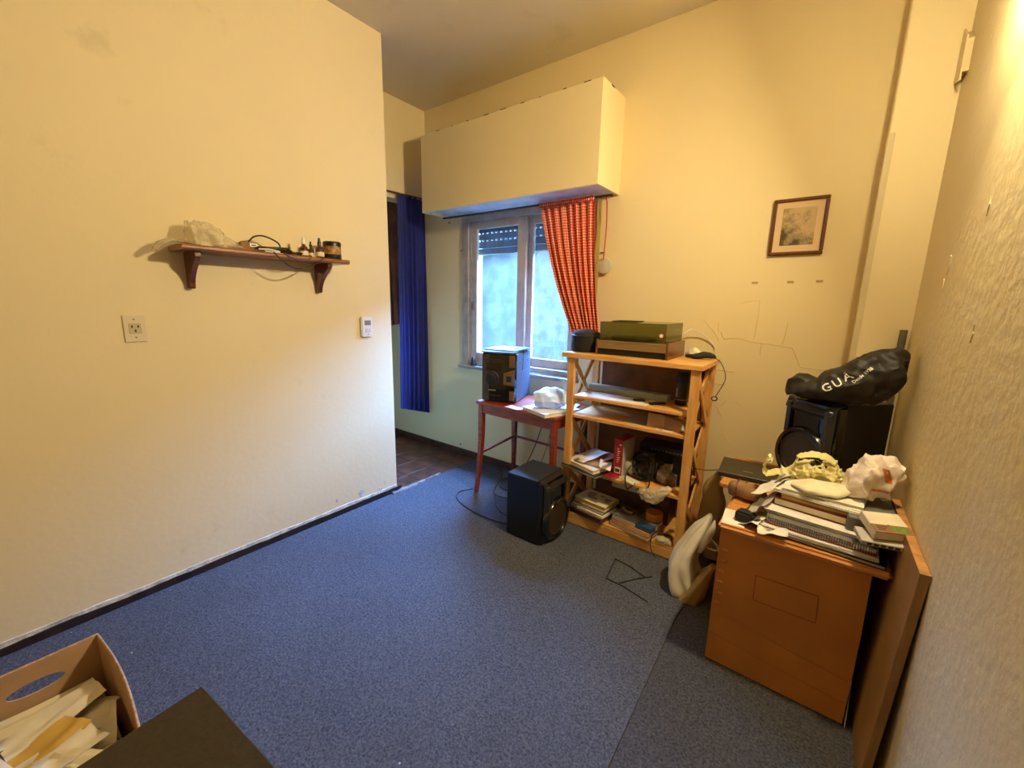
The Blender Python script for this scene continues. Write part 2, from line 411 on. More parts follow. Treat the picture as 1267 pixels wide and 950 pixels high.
def bagrings(spine, rads, n=28, per=6, amp=0.15, freq=9.0, seed=0.0, floor=None, upv=(0,0,1), ridged=False, pw=1.0):
    """rings of a soft lumpy bag along a spine; rads = (across, up) per spine point"""
    P = catmull(spine, per); Q = catmull([(a, b, 0) for a, b in rads], per)
    rings = []
    for i, p in enumerate(P):
        d = (P[min(i+1, len(P)-1)]-P[max(i-1, 0)]).normalized()
        x = d.cross(Vector(upv)).normalized(); y = x.cross(d)
        ring = []
        for k in range(n):
            a = 2*PI*k/n; ca, sa = math.cos(a), math.sin(a)
            q = p+x*(Q[i].x*math.copysign(abs(ca)**pw, ca))+y*(Q[i].y*math.copysign(abs(sa)**pw, sa))
            w = noise.noise(q*freq+Vector((seed, seed*1.7, 0)))+0.5*noise.noise(q*freq*2.3+Vector((0, seed, seed)))
            if ridged: w = 0.5-abs(w)*1.6+0.4*noise.noise(q*freq*5)
            q = q+(q-p)*amp*w
            if floor is not None and q.z < floor: q.z = floor
            ring.append(q)
        rings.append(ring)
    return rings
def bag(name, m, spine, rads, parent=None, **k):
    mb = MB(); mb.loft(bagrings(spine, rads, **k))
    return mb.build(name, m, parent, smooth=True)

def sheet(name, m, loc, w, d, rz=0.0, tilt=(0, 0), curl=0.0, th=0.0012, parent=None, seed=0, rough=0.0, nx=8, ny=6, local=False):
    """thin bent sheet of paper with thickness; loc = middle of its underside"""
    mb = MB(); M = Matrix.Translation(loc) @ Matrix.Rotation(rz, 4, 'Z') @ Matrix.Rotation(tilt[0], 4, 'X') @ Matrix.Rotation(tilt[1], 4, 'Y')
    top = []; bot = []
    for j in range(ny+1):
        for i in range(nx+1):
            u = i/nx-0.5; v = j/ny-0.5
            z = curl*(4*u*u)*(0.6+0.4*math.sin(seed+v*3))+rough*noise.noise(Vector((u*3+seed, v*3, seed)))
            p = M @ Vector((u*w, v*d, z)); q = M @ Vector((u*w, v*d, z+th)); bot.append(p); top.append(q)
    n = (nx+1)*(ny+1); fs = []
    for j in range(ny):
        for i in range(nx):
            a = j*(nx+1)+i; b = a+1; c = b+nx+1; e = a+nx+1
            fs.append((a, e, c, b)); fs.append((n+a, n+b, n+c, n+e))
    rim = [i for i in range(nx+1)] + [j*(nx+1)+nx for j in range(1, ny+1)] + [ny*(nx+1)+i for i in range(nx-1, -1, -1)] + [j*(nx+1) for j in range(ny-1, 0, -1)]
    for k in range(len(rim)):
        a, b = rim[k], rim[(k+1) % len(rim)]; fs.append((a, b, n+b, n+a))
    mb.add(bot+top, fs)
    return mb.build(name, m, parent, smooth=True, local=local)

def book(name, label, loc, w, d, h, rz, cover, pages, cat='book', group=None, tiltx=0.0, tilty=0.0):
    """closed book or pad: page block between two cover boards and a spine; loc = middle of its underside"""
    t = thing(name, label, cat, loc, rz, group)
    if tiltx or tilty: place(t, MW[t.name] @ Matrix.Rotation(tiltx, 4, 'X') @ Matrix.Rotation(tilty, 4, 'Y'))
    c = min(0.003, h*0.2)
    MB().box(-w/2+0.004, w/2-0.004, -d/2+0.003, d/2-0.004, c, h-c).build('page_block', pages, t, local=True)
    k = MB().box(-w/2, w/2, -d/2, d/2, 0, c).box(-w/2, w/2, -d/2, d/2, h-c, h).box(-w/2, w/2, d/2-0.003, d/2, c, h-c)
    k.build('cover', cover, t, local=True)
    return t

def text_part(txt, size, M, m, parent, project=None, name='lettering', thick=0.0004, off=0.001, bold=0.0):
    """flat lettering; M maps text x/y to the surface frame; project = (bvh, direction) drops it on a curved surface"""
    cu = bpy.data.curves.new('t', 'FONT'); cu.body = txt; cu.size = size; cu.align_x = 'CENTER'; cu.align_y = 'CENTER'; cu.resolution_u = 2
    cu.offset = bold
    to = bpy.data.objects.new('t', cu); C.objects.link(to)
    bpy.context.view_layer.update()
    dg = bpy.context.evaluated_depsgraph_get()
    me = bpy.data.meshes.new_from_object(to.evaluated_get(dg))
    bpy.data.objects.remove(to); bpy.data.curves.remove(cu)
    vs = [M @ v.co for v in me.vertices]; fs = [tuple(p.vertices) for p in me.polygons]
    bpy.data.meshes.remove(me)
    if project:
        bv, d = project; d = Vector(d)
        o = []
        for v in vs:
            h = bv.ray_cast(v-d*0.6, d)
            o.append(h[0]-d*off if h[0] is not None else v)
        vs = o
    mb = MB(); mb.add(vs, fs)
    return mb.build(name, m, parent)
def frameM(origin, right, upv):
    r = Vector(right).normalized(); u = Vector(upv); u = (u-r*u.dot(r)).normalized(); n = r.cross(u)
    Mx = Matrix((r, u, n)).transposed().to_4x4(); Mx.translation = origin
    return Mx

# ================================================================== THE SETTING
XL, XR, D, H, XF, YL = -2.339, 0.288, 2.598, 2.904, -2.916, 1.757
YB = -1.6; XO = -4.2
fl = struct(bx('floor', m_grout, XO, XR+0.2, YB-0.2, D+0.2, -0.09, -0.010))
ti = 0
tile_me = None
for i in range(9):
    for j in range(5):
        x0 = -2.300-0.205*(i+1); y0 = D-0.205*(j+1)
        if y0 < 1.5: continue
        o = None
        if tile_me is None:
            o = MB().box(-0.1, 0.1, -0.1, 0.1, 0, 0.008).build('tile', m_tile, fl, bevel=0.0015, local=True); tile_me = o.data
        else:
            o = bpy.data.objects.new('tile', tile_me); C.objects.link(o); o.parent = fl
        wp = Vector((x0+0.1025, y0+0.1025, -0.012+random.uniform(0, 0.002)))
        o.location = wp-fl.location
# carpets
def carpet(name, m, poly, z0=-0.010, z1=0.0):
    return MB().prism(poly, 2, z0, z1).build(name, m)
jag = [(-2.312+0.012*noise.noise(Vector((k*0.9, 3, 0))), YL+0.04+(D-0.02-YL-0.04)*k/14) for k in range(15)]
tag(carpet('carpet', m_carpet, [(-2.325, YB), (-0.356, YB), (-0.348, 0.9), (-0.358, 1.3), (-0.368, 1.72), (-0.345, 2.1), (-0.345, D-0.01)] + jag[::-1] + [(-2.325, YL)]),
    'worn blue grey carpet covering most of the room floor', 'carpet')
tag(carpet('carpet', m_carpet2, [(-0.353, YB), (XR, YB), (XR, D-0.15), (0.1, D-0.02), (-0.34, D-0.02), (-0.340, 2.1), (-0.364, 1.72), (-0.354, 1.3), (-0.344, 0.9)]),
    'darker grey carpet strip along the right wall under the desk', 'carpet')
# plaster crumbs at the carpet edge
mb = MB()
N = 26
rr = []
for i in range(N+1):
    y = 1.70+0.46*i/N; w = 0.030*(1-0.55*i/N)*(0.8+0.9*noise.noise(Vector((y*14, 1, 0)))); h = 0.008+0.007*noise.noise(Vector((y*22, 5, 0)))
    x = -2.318+0.006*noise.noise(Vector((y*9, 0, 2)))
    w = max(w, 0.006); h = max(h, 0.004)
    rr.append([Vector((x-w, y, -0.008)), Vector((x-w*0.8, y, h)), Vector((x, y, h*1.3)), Vector((x+w*0.7, y, h)), Vector((x+w, y, -0.006))])
mb.loft(rr); struct(mb.build('trim_1', m_plaster2))

# walls and ceiling
struct(bx('ceiling', m_ceiling, XO, XR+0.2, YB-0.2, D+0.2, H, H+0.15))
wl = struct(bx('wall_left', m_wall_left, XO, XL, YB, YL, -0.01, H))
wr = struct(bx('wall_right', m_wall_right, XR, XR+0.2, YB-0.2, D+0.2, -0.01, H))
struct(bx('wall_rear', m_wall, XO, XR, YB-0.2, YB, -0.01, H))
struct(bx('wall_passage', m_wall_left, XO-0.15, XO, YL, D, -0.01, H))
struct(bx('wall_lintel', m_wall, XF-0.13, XF, YL, D, 2.16, H))
wx0, wx1, wz0, wz1 = -2.44, -1.40, 0.83, 2.02
wb = struct(MB().box(XO, wx0, D, D+0.2, -0.01, H).box(wx1, XR, D, D+0.2, -0.01, H).box(wx0, wx1, D, D+0.2, -0.01, wz0).box(wx0, wx1, D, D+0.2, wz1, H).build('wall_back', m_wall))
struct(bx('wall_pilaster', m_pilaster, 0.101, XR+0.01, 2.45, D+0.05, -0.01, H, bevel=0.004))
struct(bx('trim_2', mat('tan_corner_strip', (214, 196, 150), 0.6), 0.0985, 0.121, 2.4465, 2.4515, 0.0, 2.075, bevel=0.001))

# baseboards: chipped dark strip with broken plaster above it on the left wall
def rough_strip(x_in, y0, y1, za, zb, th, amp, f, n=120, seed=0.0):
    rr = []
    for i in range(n+1):
        y = y0+(y1-y0)*i/n
        e = amp*noise.noise(Vector((y*f, seed, 0)))+0.5*amp*noise.noise(Vector((y*f*4, seed, 7)))
        t = th*(1+0.5*noise.noise(Vector((y*f*2, seed, 3))))
        rr.append([Vector((x_in, y, za)), Vector((x_in+t, y, za)), Vector((x_in+t, y, zb+e)), Vector((x_in, y, zb+e))])
    return MB().loft(rr)
bl = struct(rough_strip(XL-0.002, YB, YL+0.035, -0.008, 0.032, 0.012, 0.006, 5).build('baseboard_left', m_base))
rough_strip(XL-0.002, YB, YL, 0.026, 0.049, 0.007, 0.006, 4, seed=4.0).build('plaster_edge', m_plaster, bl)
bb = struct(bx('baseboard_back', m_base2, XO, -0.6, D-0.012, D+0.002, -0.008, 0.055, bevel=0.003))
# flaking patches low on the left wall
for (y, z, s, q) in ((1.47, 0.085, 0.030, 1), (1.62, 0.06, 0.018, 2), (1.66, 0.10, 0.012, 3), (1.30, 0.10, 0.014, 4)):
    mb = MB(); pts = []
    for k in range(12):
        a = 2*PI*k/12; r = s*(0.75+0.5*noise.noise(Vector((math.cos(a)*2+q*5, math.sin(a)*2, q))))
        pts.append((y+r*0.8*math.cos(a), z+r*1.1*math.sin(a)))
    mb.prism(pts, 0, XL-0.001, XL+0.0025)
    mb.build('bare_patch', m_plaster, wl)
# old holes in the walls
m_hole = mat('dark_hole', (46, 34, 26), 0.9)
for (x, z) in ((-2.512, 0.09), (-2.494, 1.769), (-2.633, 2.0)):
    MB().lathe([(0.008, 0), (0.006, 0.003), (0.003, 0.0035)], 10, Matrix.Translation((x, D, z)) @ Matrix.Rotation(R(90), 4, 'X')).build('wall_plug', m_hole, wb)
for (x, z) in ((-0.339, 1.483), (-0.18, 1.485), (-0.06, 1.487)):
    bx('tape_mark', mat('old_tape', (176, 148, 96), 0.8), x-0.014, x+0.014, D-0.0015, D+0.001, z-0.006, z+0.006, wb)
# raised cracks in the back wall paint
cracks = [[(-0.40, 1.376), (-0.36, 1.386), (-0.305, 1.392), (-0.302, 1.30), (-0.310, 1.19)],
          [(-0.492, 1.27), (-0.490, 1.22)], [(-0.476, 1.215), (-0.458, 1.178), (-0.39, 1.186), (-0.31, 1.168), (-0.24, 1.164), (-0.19, 1.158), (-0.13, 1.150)],
          [(-0.27, 1.168), (-0.273, 1.10)], [(-0.165, 1.275), (-0.170, 1.21), (-0.178, 1.165)], [(-0.13, 1.150), (-0.105, 1.10), (-0.085, 1.056), (0.04, 1.052)],
          [(-0.47, 1.0), (-0.38, 0.995)], [(-0.46, 0.80), (-0.44, 0.76), (-0.415, 0.72)], [(-0.36, 0.83), (-0.31, 0.80)], [(-0.43, 0.79), (-0.405, 0.83)],
          [(-0.47, 0.92), (-0.42, 0.918)], [(-0.57, 1.28), (-0.50, 1.20), (-0.48, 1.16)], [(-0.395, 0.63), (-0.36, 0.585)]]
for c in cracks:
    P = [Vector((x, D, z)) for x, z in c]
    rr = []
    for i, p in enumerate(P):
        d = (P[min(i+1, len(P)-1)]-P[max(i-1, 0)]).normalized(); n = Vector((d.z, 0, -d.x)); w = 0.0028
        rr.append([p+n*w+Vector((0, 0.001, 0)), p+Vector((0, -0.0028, 0)), p-n*w+Vector((0, 0.001, 0))])
    MB().loft(rr).build('crack', m_crack, wb)
# chips on the rough right wall
for (y, z, s, q) in ((1.62, 1.62, 0.022, 1), (1.95, 1.50, 0.030, 2), (1.98, 1.44, 0.018, 3), (1.45, 1.86, 0.016, 4), (1.5, 1.3, 0.02, 5)):
    pts = []
    for k in range(10):
        a = 2*PI*k/10; r = s*(0.7+0.6*noise.noise(Vector((math.cos(a)*2+q*7, math.sin(a)*2, q))))
        pts.append((y+r*0.5*math.cos(a), z+r*1.4*math.sin(a)))
    MB().prism(pts, 0, XR-0.0025, XR+0.001).build('paint_chip', m_wall_right, wr)

# ------------------------------------------------------------------ window_1
win = bpy.data.objects.new('window_1', None); C.objects.link(win); win.location = (-1.92, D, 0.83); win['kind'] = 'structure'
place(win, Matrix.Translation((-1.92, D, 0.83)))
fr = MB().box(-2.475, -2.405, D-0.018, D+0.07, 0.83, 2.02).box(-2.405, -2.385, D+0.0, D+0.07, 0.83, 2.02)
fr.box(-1.43, -1.365, D-0.018, D+0.07, 0.83, 2.02).box(-2.405, -1.43, D-0.018, D+0.07, 1.978, 2.02).box(-2.405, -1.43, D-0.01, D+0.07, 0.83, 0.875)
fr.build('window_frame', m_whitew, win, bevel=0.002)
def sash(x0, x1, y, wl_, wr_, gm):
    z0, z1 = 0.876, 1.977
    s = MB().box(x0, x0+wl_, y, y+0.028, z0, z1).box(x1-wr_, x1, y, y+0.028, z0, z1).box(x0+wl_, x1-wr_, y, y+0.028, z1-0.055, z1).box(x0+wl_, x1-wr_, y, y+0.028, z0, z0+0.065)
    o = s.build('sash', m_alu, win, bevel=0.002)
    MB().box(x0+wl_-0.005, x1-wr_+0.005, y+0.012, y+0.016, z0+0.06, z1-0.05).build('pane', gm, o)
    return o
s1 = sash(-2.384, -1.845, D+0.004, 0.058, 0.078, m_glass_l)
s2 = sash(-1.872, -1.432, D+0.036, 0.07, 0.05, m_glass_r)
MB().box(-2.372, -2.352, D-0.012, D+0.006, 1.29, 1.36).box(-2.367, -2.357, D-0.022, D-0.01, 1.305, 1.33).build('latch', m_chrome, s1, bevel=0.002)
bx('sill', m_whitew, -2.50, -1.355, D-0.045, D+0.2, 0.803, 0.83, win, bevel=0.004)
# roller shutter, half let down
slats = ((1.737, 1.786), (1.789, 1.843), (1.853, 1.900), (1.910, 1.955), (1.958, 2.02))
for k, (a, b) in enumerate(slats):
    bx('shutter_slat', m_shutter, -2.43, -1.41, 2.700 if k else 2.694, 2.714 if k else 2.720, a, b, win, bevel=0.004)
for z in (1.843, 1.900):
    mb = MB(); x = -2.43
    while x < -1.41:
        mb.box(x, x+0.024, 2.704, 2.710, z, z+0.010); x += 0.047
    o = mb.build('perforated_strip', m_shutter, win); o['kind'] = 'stuff'

# ------------------------------------------------------------------ outside: patio wall, ground, plant
wo = struct(bx('wall_outer', m_outer, -8.0, 3.0, 5.0, 5.15, -0.3, 2.22))
struct(bx('floor_outer', m_outfloor, -8.0, 3.0, D+0.2, 5.0, -0.3, -0.02))
struct(bx('added_shade_eave', m_outfloor, -6.0, 1.5, 4.2, 5.2, 2.22, 2.30))  # unseen eave added to keep overhead sky off the patio wall
struct(bx('wall_facade_unseen', m_outer, -8.0, 3.0, D+0.2, D+0.35, H+0.15, 9.0))  # unseen upper storey added to block the sky facing the patio wall
struct(bx('wall_facade_unseen', m_outer, -8.0, XO-0.15, D+0.2, D+0.35, -0.1, H+0.15))
struct(bx('wall_facade_unseen', m_outer, XR+0.2, 3.0, D+0.2, D+0.35, -0.1, H+0.15))
struct(bx('wall_outer_end_added', m_outer, -6.2, -6.0, D+0.2, 5.0, -0.3, 3.0))  # unseen end walls added to dim the light on the patio wall
struct(bx('wall_outer_end_added', m_outer, 1.5, 1.7, D+0.2, 5.0, -0.3, 3.0))
mb = MB().tube([(-3.42, 4.992, 2.1), (-3.40, 4.99, 1.98), (-3.46, 4.99, 1.80), (-3.56, 4.992, 1.55), (-3.60, 4.995, 1.3)], 0.008)
mb.tube([(-3.40, 4.99, 1.98), (-3.34, 4.99, 2.05)], 0.005)
tag(mb.build('creeper', m_stem), 'thin dry creeper stem climbing the pale wall outside the window', 'creeper')
pl_ = thing('garden_plant', 'narrow leaved green plant outside the window behind the bookcase', 'plant', (-1.62, 2.98, -0.02))
for k in range(11):
    a = k*2.4; r = 0.05+0.01*(k % 4)
    b0 = Vector((-1.62+0.02*math.cos(a), 2.98+0.02*math.sin(a), -0.02)); tip = b0+Vector((0.16*math.cos(a), 0.10*math.sin(a), 1.00+0.10*math.sin(k*1.9)))
    mid = (b0+tip)/2+Vector((0.02*math.cos(a), 0.02*math.sin(a), 0.12))
    P = catmull([b0, mid, tip], 6); rr = []
    for i, p in enumerate(P):
        t = i/(len(P)-1); w = 0.009*math.sin(PI*(0.12+0.86*t)); n = Vector((-math.sin(a), math.cos(a), 0))
        rr.append([p+n*w, p+Vector((math.cos(a)*0.002, math.sin(a)*0.002, 0)), p-n*w, p-Vector((math.cos(a)*0.001, math.sin(a)*0.001, 0))])
    MB().loft(rr).build('leaf', m_leaf, pl_)

# ================================================================== LARGE THINGS
# ---- shutter casing above the window
t = thing('shutter_casing', 'big yellow painted box casing above the window', 'shutter casing', (-1.88, 2.45, 2.02))
bx('front_panel', m_wall, -2.62, -1.14, 2.293, 2.310, 2.022, 2.566, t, bevel=0.002)
bx('side_panel', m_wall, -1.157, -1.14, 2.310, D, 2.024, 2.566, t)
bx('side_panel', m_wall, -2.62, -2.603, 2.310, D, 2.022, 2.566, t)
bx('top_panel', m_wall, -2.603, -1.157, 2.310, D, 2.549, 2.566, t)
MB().add([(-2.603, 2.345, 2.055), (-2.25, 2.330, 2.040), (-1.9, 2.311, 2.030), (-1.157, 2.311, 2.030), (-1.157, D, 2.030), (-2.603, D, 2.030),
          (-2.603, 2.345, 2.062), (-2.25, 2.330, 2.047), (-1.9, 2.311, 2.037), (-1.157, 2.311, 2.037), (-1.157, D, 2.037), (-2.603, D, 2.037)],
         [(0,1,2,3,4,5), (6,11,10,9,8,7), (0,6,7,1), (1,7,8,2), (2,8,9,3), (3,9,10,4), (4,10,11,5), (5,11,6,0)]).build('underside_panel', m_shutbox, t)
for k in range(9):
    x = -2.45+0.15*k+0.03*math.sin(k*3.1); bx('chipped_edge', m_hole, x, x+0.03+0.02*math.sin(k*5), 2.292, 2.296, 2.5635, 2.5675, t)
bx('chipped_edge', m_hole, -1.142, -1.1392, 2.40, 2.44, 2.560, 2.5675, t)

# ---- curtains
def curtain(name, m, TL, TR, BL, BR, pleats, amp, nrm, parent, nu=90, nv=26, lbow=0.0, rbow=0.0, gather=1.0, uvs=0.018, wide=1.0, seed=0.0):
    TL, TR, BL, BR, nrm = map(Vector, (TL, TR, BL, BR, nrm))
    mb = MB(); uv = []
    rows = []
    for j in range(nv+1):
        t = j/nv; row = []
        hb = (TR-TL).normalized()
        L = TL.lerp(BL, t)+hb*lbow*math.sin(PI*t); Rr = TR.lerp(BR, t)+hb*rbow*math.sin(PI*t)
        for i in range(nu+1):
            u = i/nu
            ph = 2*PI*pleats*(u+0.02*math.sin(6*u+seed))+0.9*math.sin(3*t+seed+4*u)*t
            a = amp*(0.55+0.45*t*gather)*(math.sin(ph)+0.35*math.sin(2.3*ph+seed))
            row.append(L.lerp(Rr, u)+nrm*a)
            uv.append((u*wide/uvs, t*(TL-BL).length/uvs))
        rows.append(row)
    n = nu+1
    vs = [v for r in rows for v in r]; back = [v-nrm*0.0015 for v in vs]
    fs = []
    N2 = len(vs)
    for j in range(nv):
        for i in range(nu):
            a = j*n+i; fs.append((a, a+1, a+n+1, a+n)); fs.append((N2+a, N2+a+n, N2+a+n+1, N2+a+1))
    rim = [i for i in range(n)]+[j*n+nu for j in range(1, nv+1)]+[nv*n+i for i in range(nu-1, -1, -1)]+[j*n for j in range(nv-1, 0, -1)]
    for k in range(len(rim)):
        a, b = rim[k], rim[(k+1) % len(rim)]; fs.append((a, N2+a, N2+b, b))
    mb.add(vs+back, fs)
    return mb.build(name, m, parent, smooth=True, uv=uv+uv)
t = thing('gingham_curtain', 'orange red checked curtain gathered to the right of the window', 'curtain', (-1.45, 2.50, 1.16))
curtain('cloth', m_gingham, (-1.655, 2.50, 2.005), (-1.255, 2.50, 2.005), (-1.36, 2.50, 1.14), (-1.165, 2.50, 1.14), 8, 0.020, (0, -1, 0), t, lbow=-0.03, rbow=-0.02, wide=0.95, seed=1.0, nu=160)
curtain('heading', m_gingham, (-1.66, 2.482, 2.02), (-1.25, 2.482, 2.02), (-1.655, 2.484, 1.985), (-1.255, 2.484, 1.985), 26, 0.006, (0, -1, 0), t, nv=3, nu=200, wide=0.95)
tag(MB().tube([(-2.60, 2.497, 2.014), (-1.14, 2.497, 2.006)], 0.0065, 10, 0).build('curtain_rod', m_rod), 'thin dark curtain rod under the yellow shutter casing', 'curtain rod')
t = thing('blue_curtain', 'long plain blue curtain at the passage opening', 'curtain', (XF+0.02, 2.41, 0.33))
curtain('cloth', m_bluefab, (XF+0.035, 2.262, 2.192), (XF+0.035, 2.545, 2.192), (XF+0.035, 2.235, 0.43), (XF+0.035, 2.545, 0.33), 5, 0.018, (1, 0, 0), t, nv=30, nu=90, seed=2.0)
tag(MB().tube([(XF+0.03, YL, 2.186), (XF+0.03, D, 2.206)], 0.007, 10, 0).build('curtain_rod', m_rodred), 'red brown rod carrying the blue curtain', 'curtain rod')
t = thing('hanging_cloth', 'rose brown cloth hanging in the passage behind the blue curtain', 'cloth', (-3.2, 2.4, 1.12))
curtain('cloth', m_pinkfab, (-3.2, 2.30, 2.24), (-3.2, 2.56, 2.24), (-3.2, 2.34, 1.12), (-3.2, 2.56, 1.15), 4, 0.02, (1, 0, 0), t, nv=16, nu=50, seed=5.0)
tag(MB().tube([(-3.2, YL, 2.25), (-3.2, D, 2.25)], 0.006, 8, 0).build('clothes_rail', m_rod), 'rail holding the rose brown cloth in the passage', 'rail')
# shutter strap, red cord with disc
bx('shutter_strap', m_yellowstrap, -1.262, -1.240, D-0.030, D-0.028, 1.30, 2.03)
tag(bpy.data.objects['shutter_strap'], 'yellow shutter webbing strap beside the checked curtain', 'strap')
t = thing('pull_cord', 'red cord ending in a round frosted disc on the wall', 'pull cord', (-1.20, D-0.04, 1.56))
MB().tube([(-1.178, D-0.095, 2.004), (-1.186, D-0.06, 1.85), (-1.20, D-0.045, 1.64)], 0.004, 8).build('cord', m_redcord, t)
MB().lathe([(0.01, 0.0), (0.040, 0.004), (0.052, 0.012), (0.054, 0.018), (0.048, 0.026), (0.02, 0.032)], 28, Matrix.Translation((-1.203, D-0.004, 1.600)) @ Matrix.Rotation(R(90), 4, 'X')).build('disc', m_disc, t, smooth=True)
MB().tube([(-1.245, D, 1.685), (-1.22, D-0.012, 1.684)], 0.004, 8).build('hook', m_rodred, t)

# ---- framed picture
t = thing('framed_picture', 'small brown framed faded landscape print on the yellow wall', 'picture', (-0.18, D, 1.618))
x0, x1, z0, z1 = -0.296, -0.066, 1.617, 1.888
for k, (a, b, c, d) in enumerate(((x0, x1, z1-0.016, z1), (x0, x1, z0, z0+0.016), (x0, x0+0.016, z0+0.016, z1-0.016), (x1-0.016, x1, z0+0.016, z1-0.016))):
    bx('frame_bar', m_frame, a, b, D-0.020, D-0.001, c, d, t, bevel=0.004, )
bx('mount', m_matboard, x0+0.014, x1-0.014, D-0.010, D-0.004, z0+0.014, z1-0.014, t)
bx('print', m_print, x0+0.045, x1-0.045, D-0.0115, D-0.0098, z0+0.048, z1-0.045, t)
bx('glazing', m_picglass, x0+0.015, x1-0.015, D-0.0145, D-0.0130, z0+0.015, z1-0.015, t)

# ---- wall lamp on the right wall, just above the frame: reflector bulb aimed into the room
t = thing('wall_lamp', 'wall spotlight with frosted reflector bulb high on the right wall', 'lamp', (XR, 1.62, 2.17))
LA = Vector((0.258, 1.62, 2.245)); LD = Vector((-0.87, -0.42, -0.38)).normalized()
LM = Matrix.Translation(LA) @ LD.to_track_quat('Z', 'Y').to_matrix().to_4x4()
MB().lathe([(0.045, 0), (0.045, 0.008), (0.030, 0.016)], 24, Matrix.Translation((XR, 1.62, 2.26)) @ Matrix.Rotation(R(-90), 4, 'Y')).build('wall_plate', m_white, t, smooth=True)
MB().lathe([(0.020, -0.03), (0.022, 0.0), (0.030, 0.012), (0.047, 0.028), (0.047, 0.03)], 28, LM).build('socket', m_white, t, smooth=True)
MB().lathe([(0.047, 0.030), (0.048, 0.060)], 28, LM).build('bulb_side', m_bulb2, t, smooth=True)
MB().lathe([(0.048, 0.0603), (0.048, 0.0613)], 28, LM).build('bulb_face', m_bulb, t)

# ---- cover plate and pole by the right wall
t = thing('cover_plate', 'loose painted cover plate high in the right hand corner', 'cover plate', (XR, 2.38, 2.18))
mb = MB().prism([(2.335, 2.185), (2.448, 2.215), (2.448, 2.40), (2.345, 2.335)], 0, XR-0.022, XR-0.017); mb.build('plate', m_wall_right, t)
MB().prism([(2.345, 2.215), (2.445, 2.23), (2.445, 2.385), (2.352, 2.325)], 0, XR-0.018, XR).build('back_box', m_wall_right, t)
t = thing('metal_pole', 'grey metal pole standing in the corner behind the black bag', 'pole', (0.262, 2.425, 0))
MB().lathe([(0.013, 0), (0.013, 1.272), (0.010, 1.272), (0.010, 1.25)], 16, Matrix.Translation((0.263, 2.428, 0))).build('tube', m_steel, t, smooth=True)
MB().lathe([(0.0145, 0.0), (0.0145, 0.03)], 16, Matrix.Translation((0.263, 2.428, 0))).build('end_cap', m_black, t, smooth=True)

# ---- left wall: socket, intercom, shelf
t = thing('power_outlet', 'old cream power socket plate on the left wall', 'socket', (XL, 0.45, 1.155))
oy0, oy1, oz0, oz1 = 0.415, 0.487, 1.157, 1.268
bx('plate', mat('aged_socket_plastic', (220, 204, 172), 0.5), XL, XL+0.007, oy0, oy1, oz0, oz1, t, bevel=0.002)
bx('insert', mat('socket_insert', (196, 178, 140), 0.5), XL+0.004, XL+0.009, 0.432, 0.472, 1.192, 1.236, t, bevel=0.001)
for (y, z, w, h, a) in ((0.442, 1.222, 0.005, 0.010, 25), (0.462, 1.222, 0.005, 0.010, -25), (0.452, 1.204, 0.005, 0.011, 0)):
    bx('slot', m_hole, XL+0.0085, XL+0.0096, y-w/2, y+w/2, z-h/2, z+h/2, t)
for z in (1.252, 1.176):
    MB().lathe([(0.0035, 0), (0.003, 0.002)], 10, Matrix.Translation((XL+0.007, 0.451, z)) @ Matrix.Rotation(R(90), 4, 'Y')).build('screw', m_steel, t)
t = thing('thermostat', 'white wall control with small grey screen by the corner', 'thermostat', (XL, 1.56, 1.118))
bx('body', m_white, XL, XL+0.022, 1.520, 1.602, 1.122, 1.248, t, bevel=0.006, seg=2)
bx('screen', mat('lcd_grey', (128, 132, 138), 0.25), XL+0.021, XL+0.0228, 1.541, 1.585, 1.196, 1.226, t)
bx('button', mat('button_grey', (206, 204, 204), 0.4), XL+0.021, XL+0.0236, 1.544, 1.582, 1.150, 1.176, t, bevel=0.001)
bx('button', m_ink, XL+0.021, XL+0.0232, 1.560, 1.567, 1.137, 1.142, t)

t = thing('wall_shelf', 'varnished brown wooden wall shelf on two curved brackets', 'shelf', (XL, 0.98, 1.40))
ST = 1.565
mb = MB().prism([(XL, ST-0.022), (-2.168, ST-0.022), (-2.160, ST-0.014), (-2.160, ST-0.006), (-2.166, ST), (XL, ST)], 1, 0.603, 1.362)
mb.build('board', m_shelfwood2, t)
for yb in (0.665, 1.262):
    prof = [(XL, ST-0.022), (XL+0.145, ST-0.022), (XL+0.145, ST-0.045)]
    for k in range(9):
        a = k/8; prof.append((XL+0.135-0.098*math.sin(a*PI/2), ST-0.055-0.115*a))
    prof += [(XL+0.030, ST-0.178), (XL, ST-0.178)]
    # prism across Y: poly in (x, z)
    MB().prism(prof, 1, yb-0.011, yb+0.011).build('bracket', m_shelfwood, t, bevel=0.0015)

# ---- bookcase
t = thing('bookcase', 'open pine bookcase with crossed side braces beside the window', 'bookcase', (-0.83, 2.32, 0))
BX0, BX1, BY0, BY1 = -1.197, -0.462, 2.145, 2.505
bx('top', m_pine, -1.232, -0.448, 2.130, 2.525, 1.046, 1.074, t, bevel=0.003)
for x0 in (BX0, BX1-0.044):
    for y0 in (BY0, BY1-0.024):
        bx('post', m_pine_v, x0, x0+0.044, y0, y0+0.024, 0.0, 1.046, t, bevel=0.002)
for xs in (BX0+0.012, BX1-0.030):
    for (za, zb) in ((0.70, 1.04), (0.36, 0.68), (0.06, 0.34)):
        for (a, b) in ((za, zb), (zb, za)):
            off = 0.0 if a < b else 0.0125
            MB().bar((xs+off, BY0+0.022, a), (xs+off, BY1-0.022, b), 0.011, 0.034, upv=(1, 0, 0) if False else (0, 0, 1)).build('brace', m_pine_v, t, bevel=0.001)
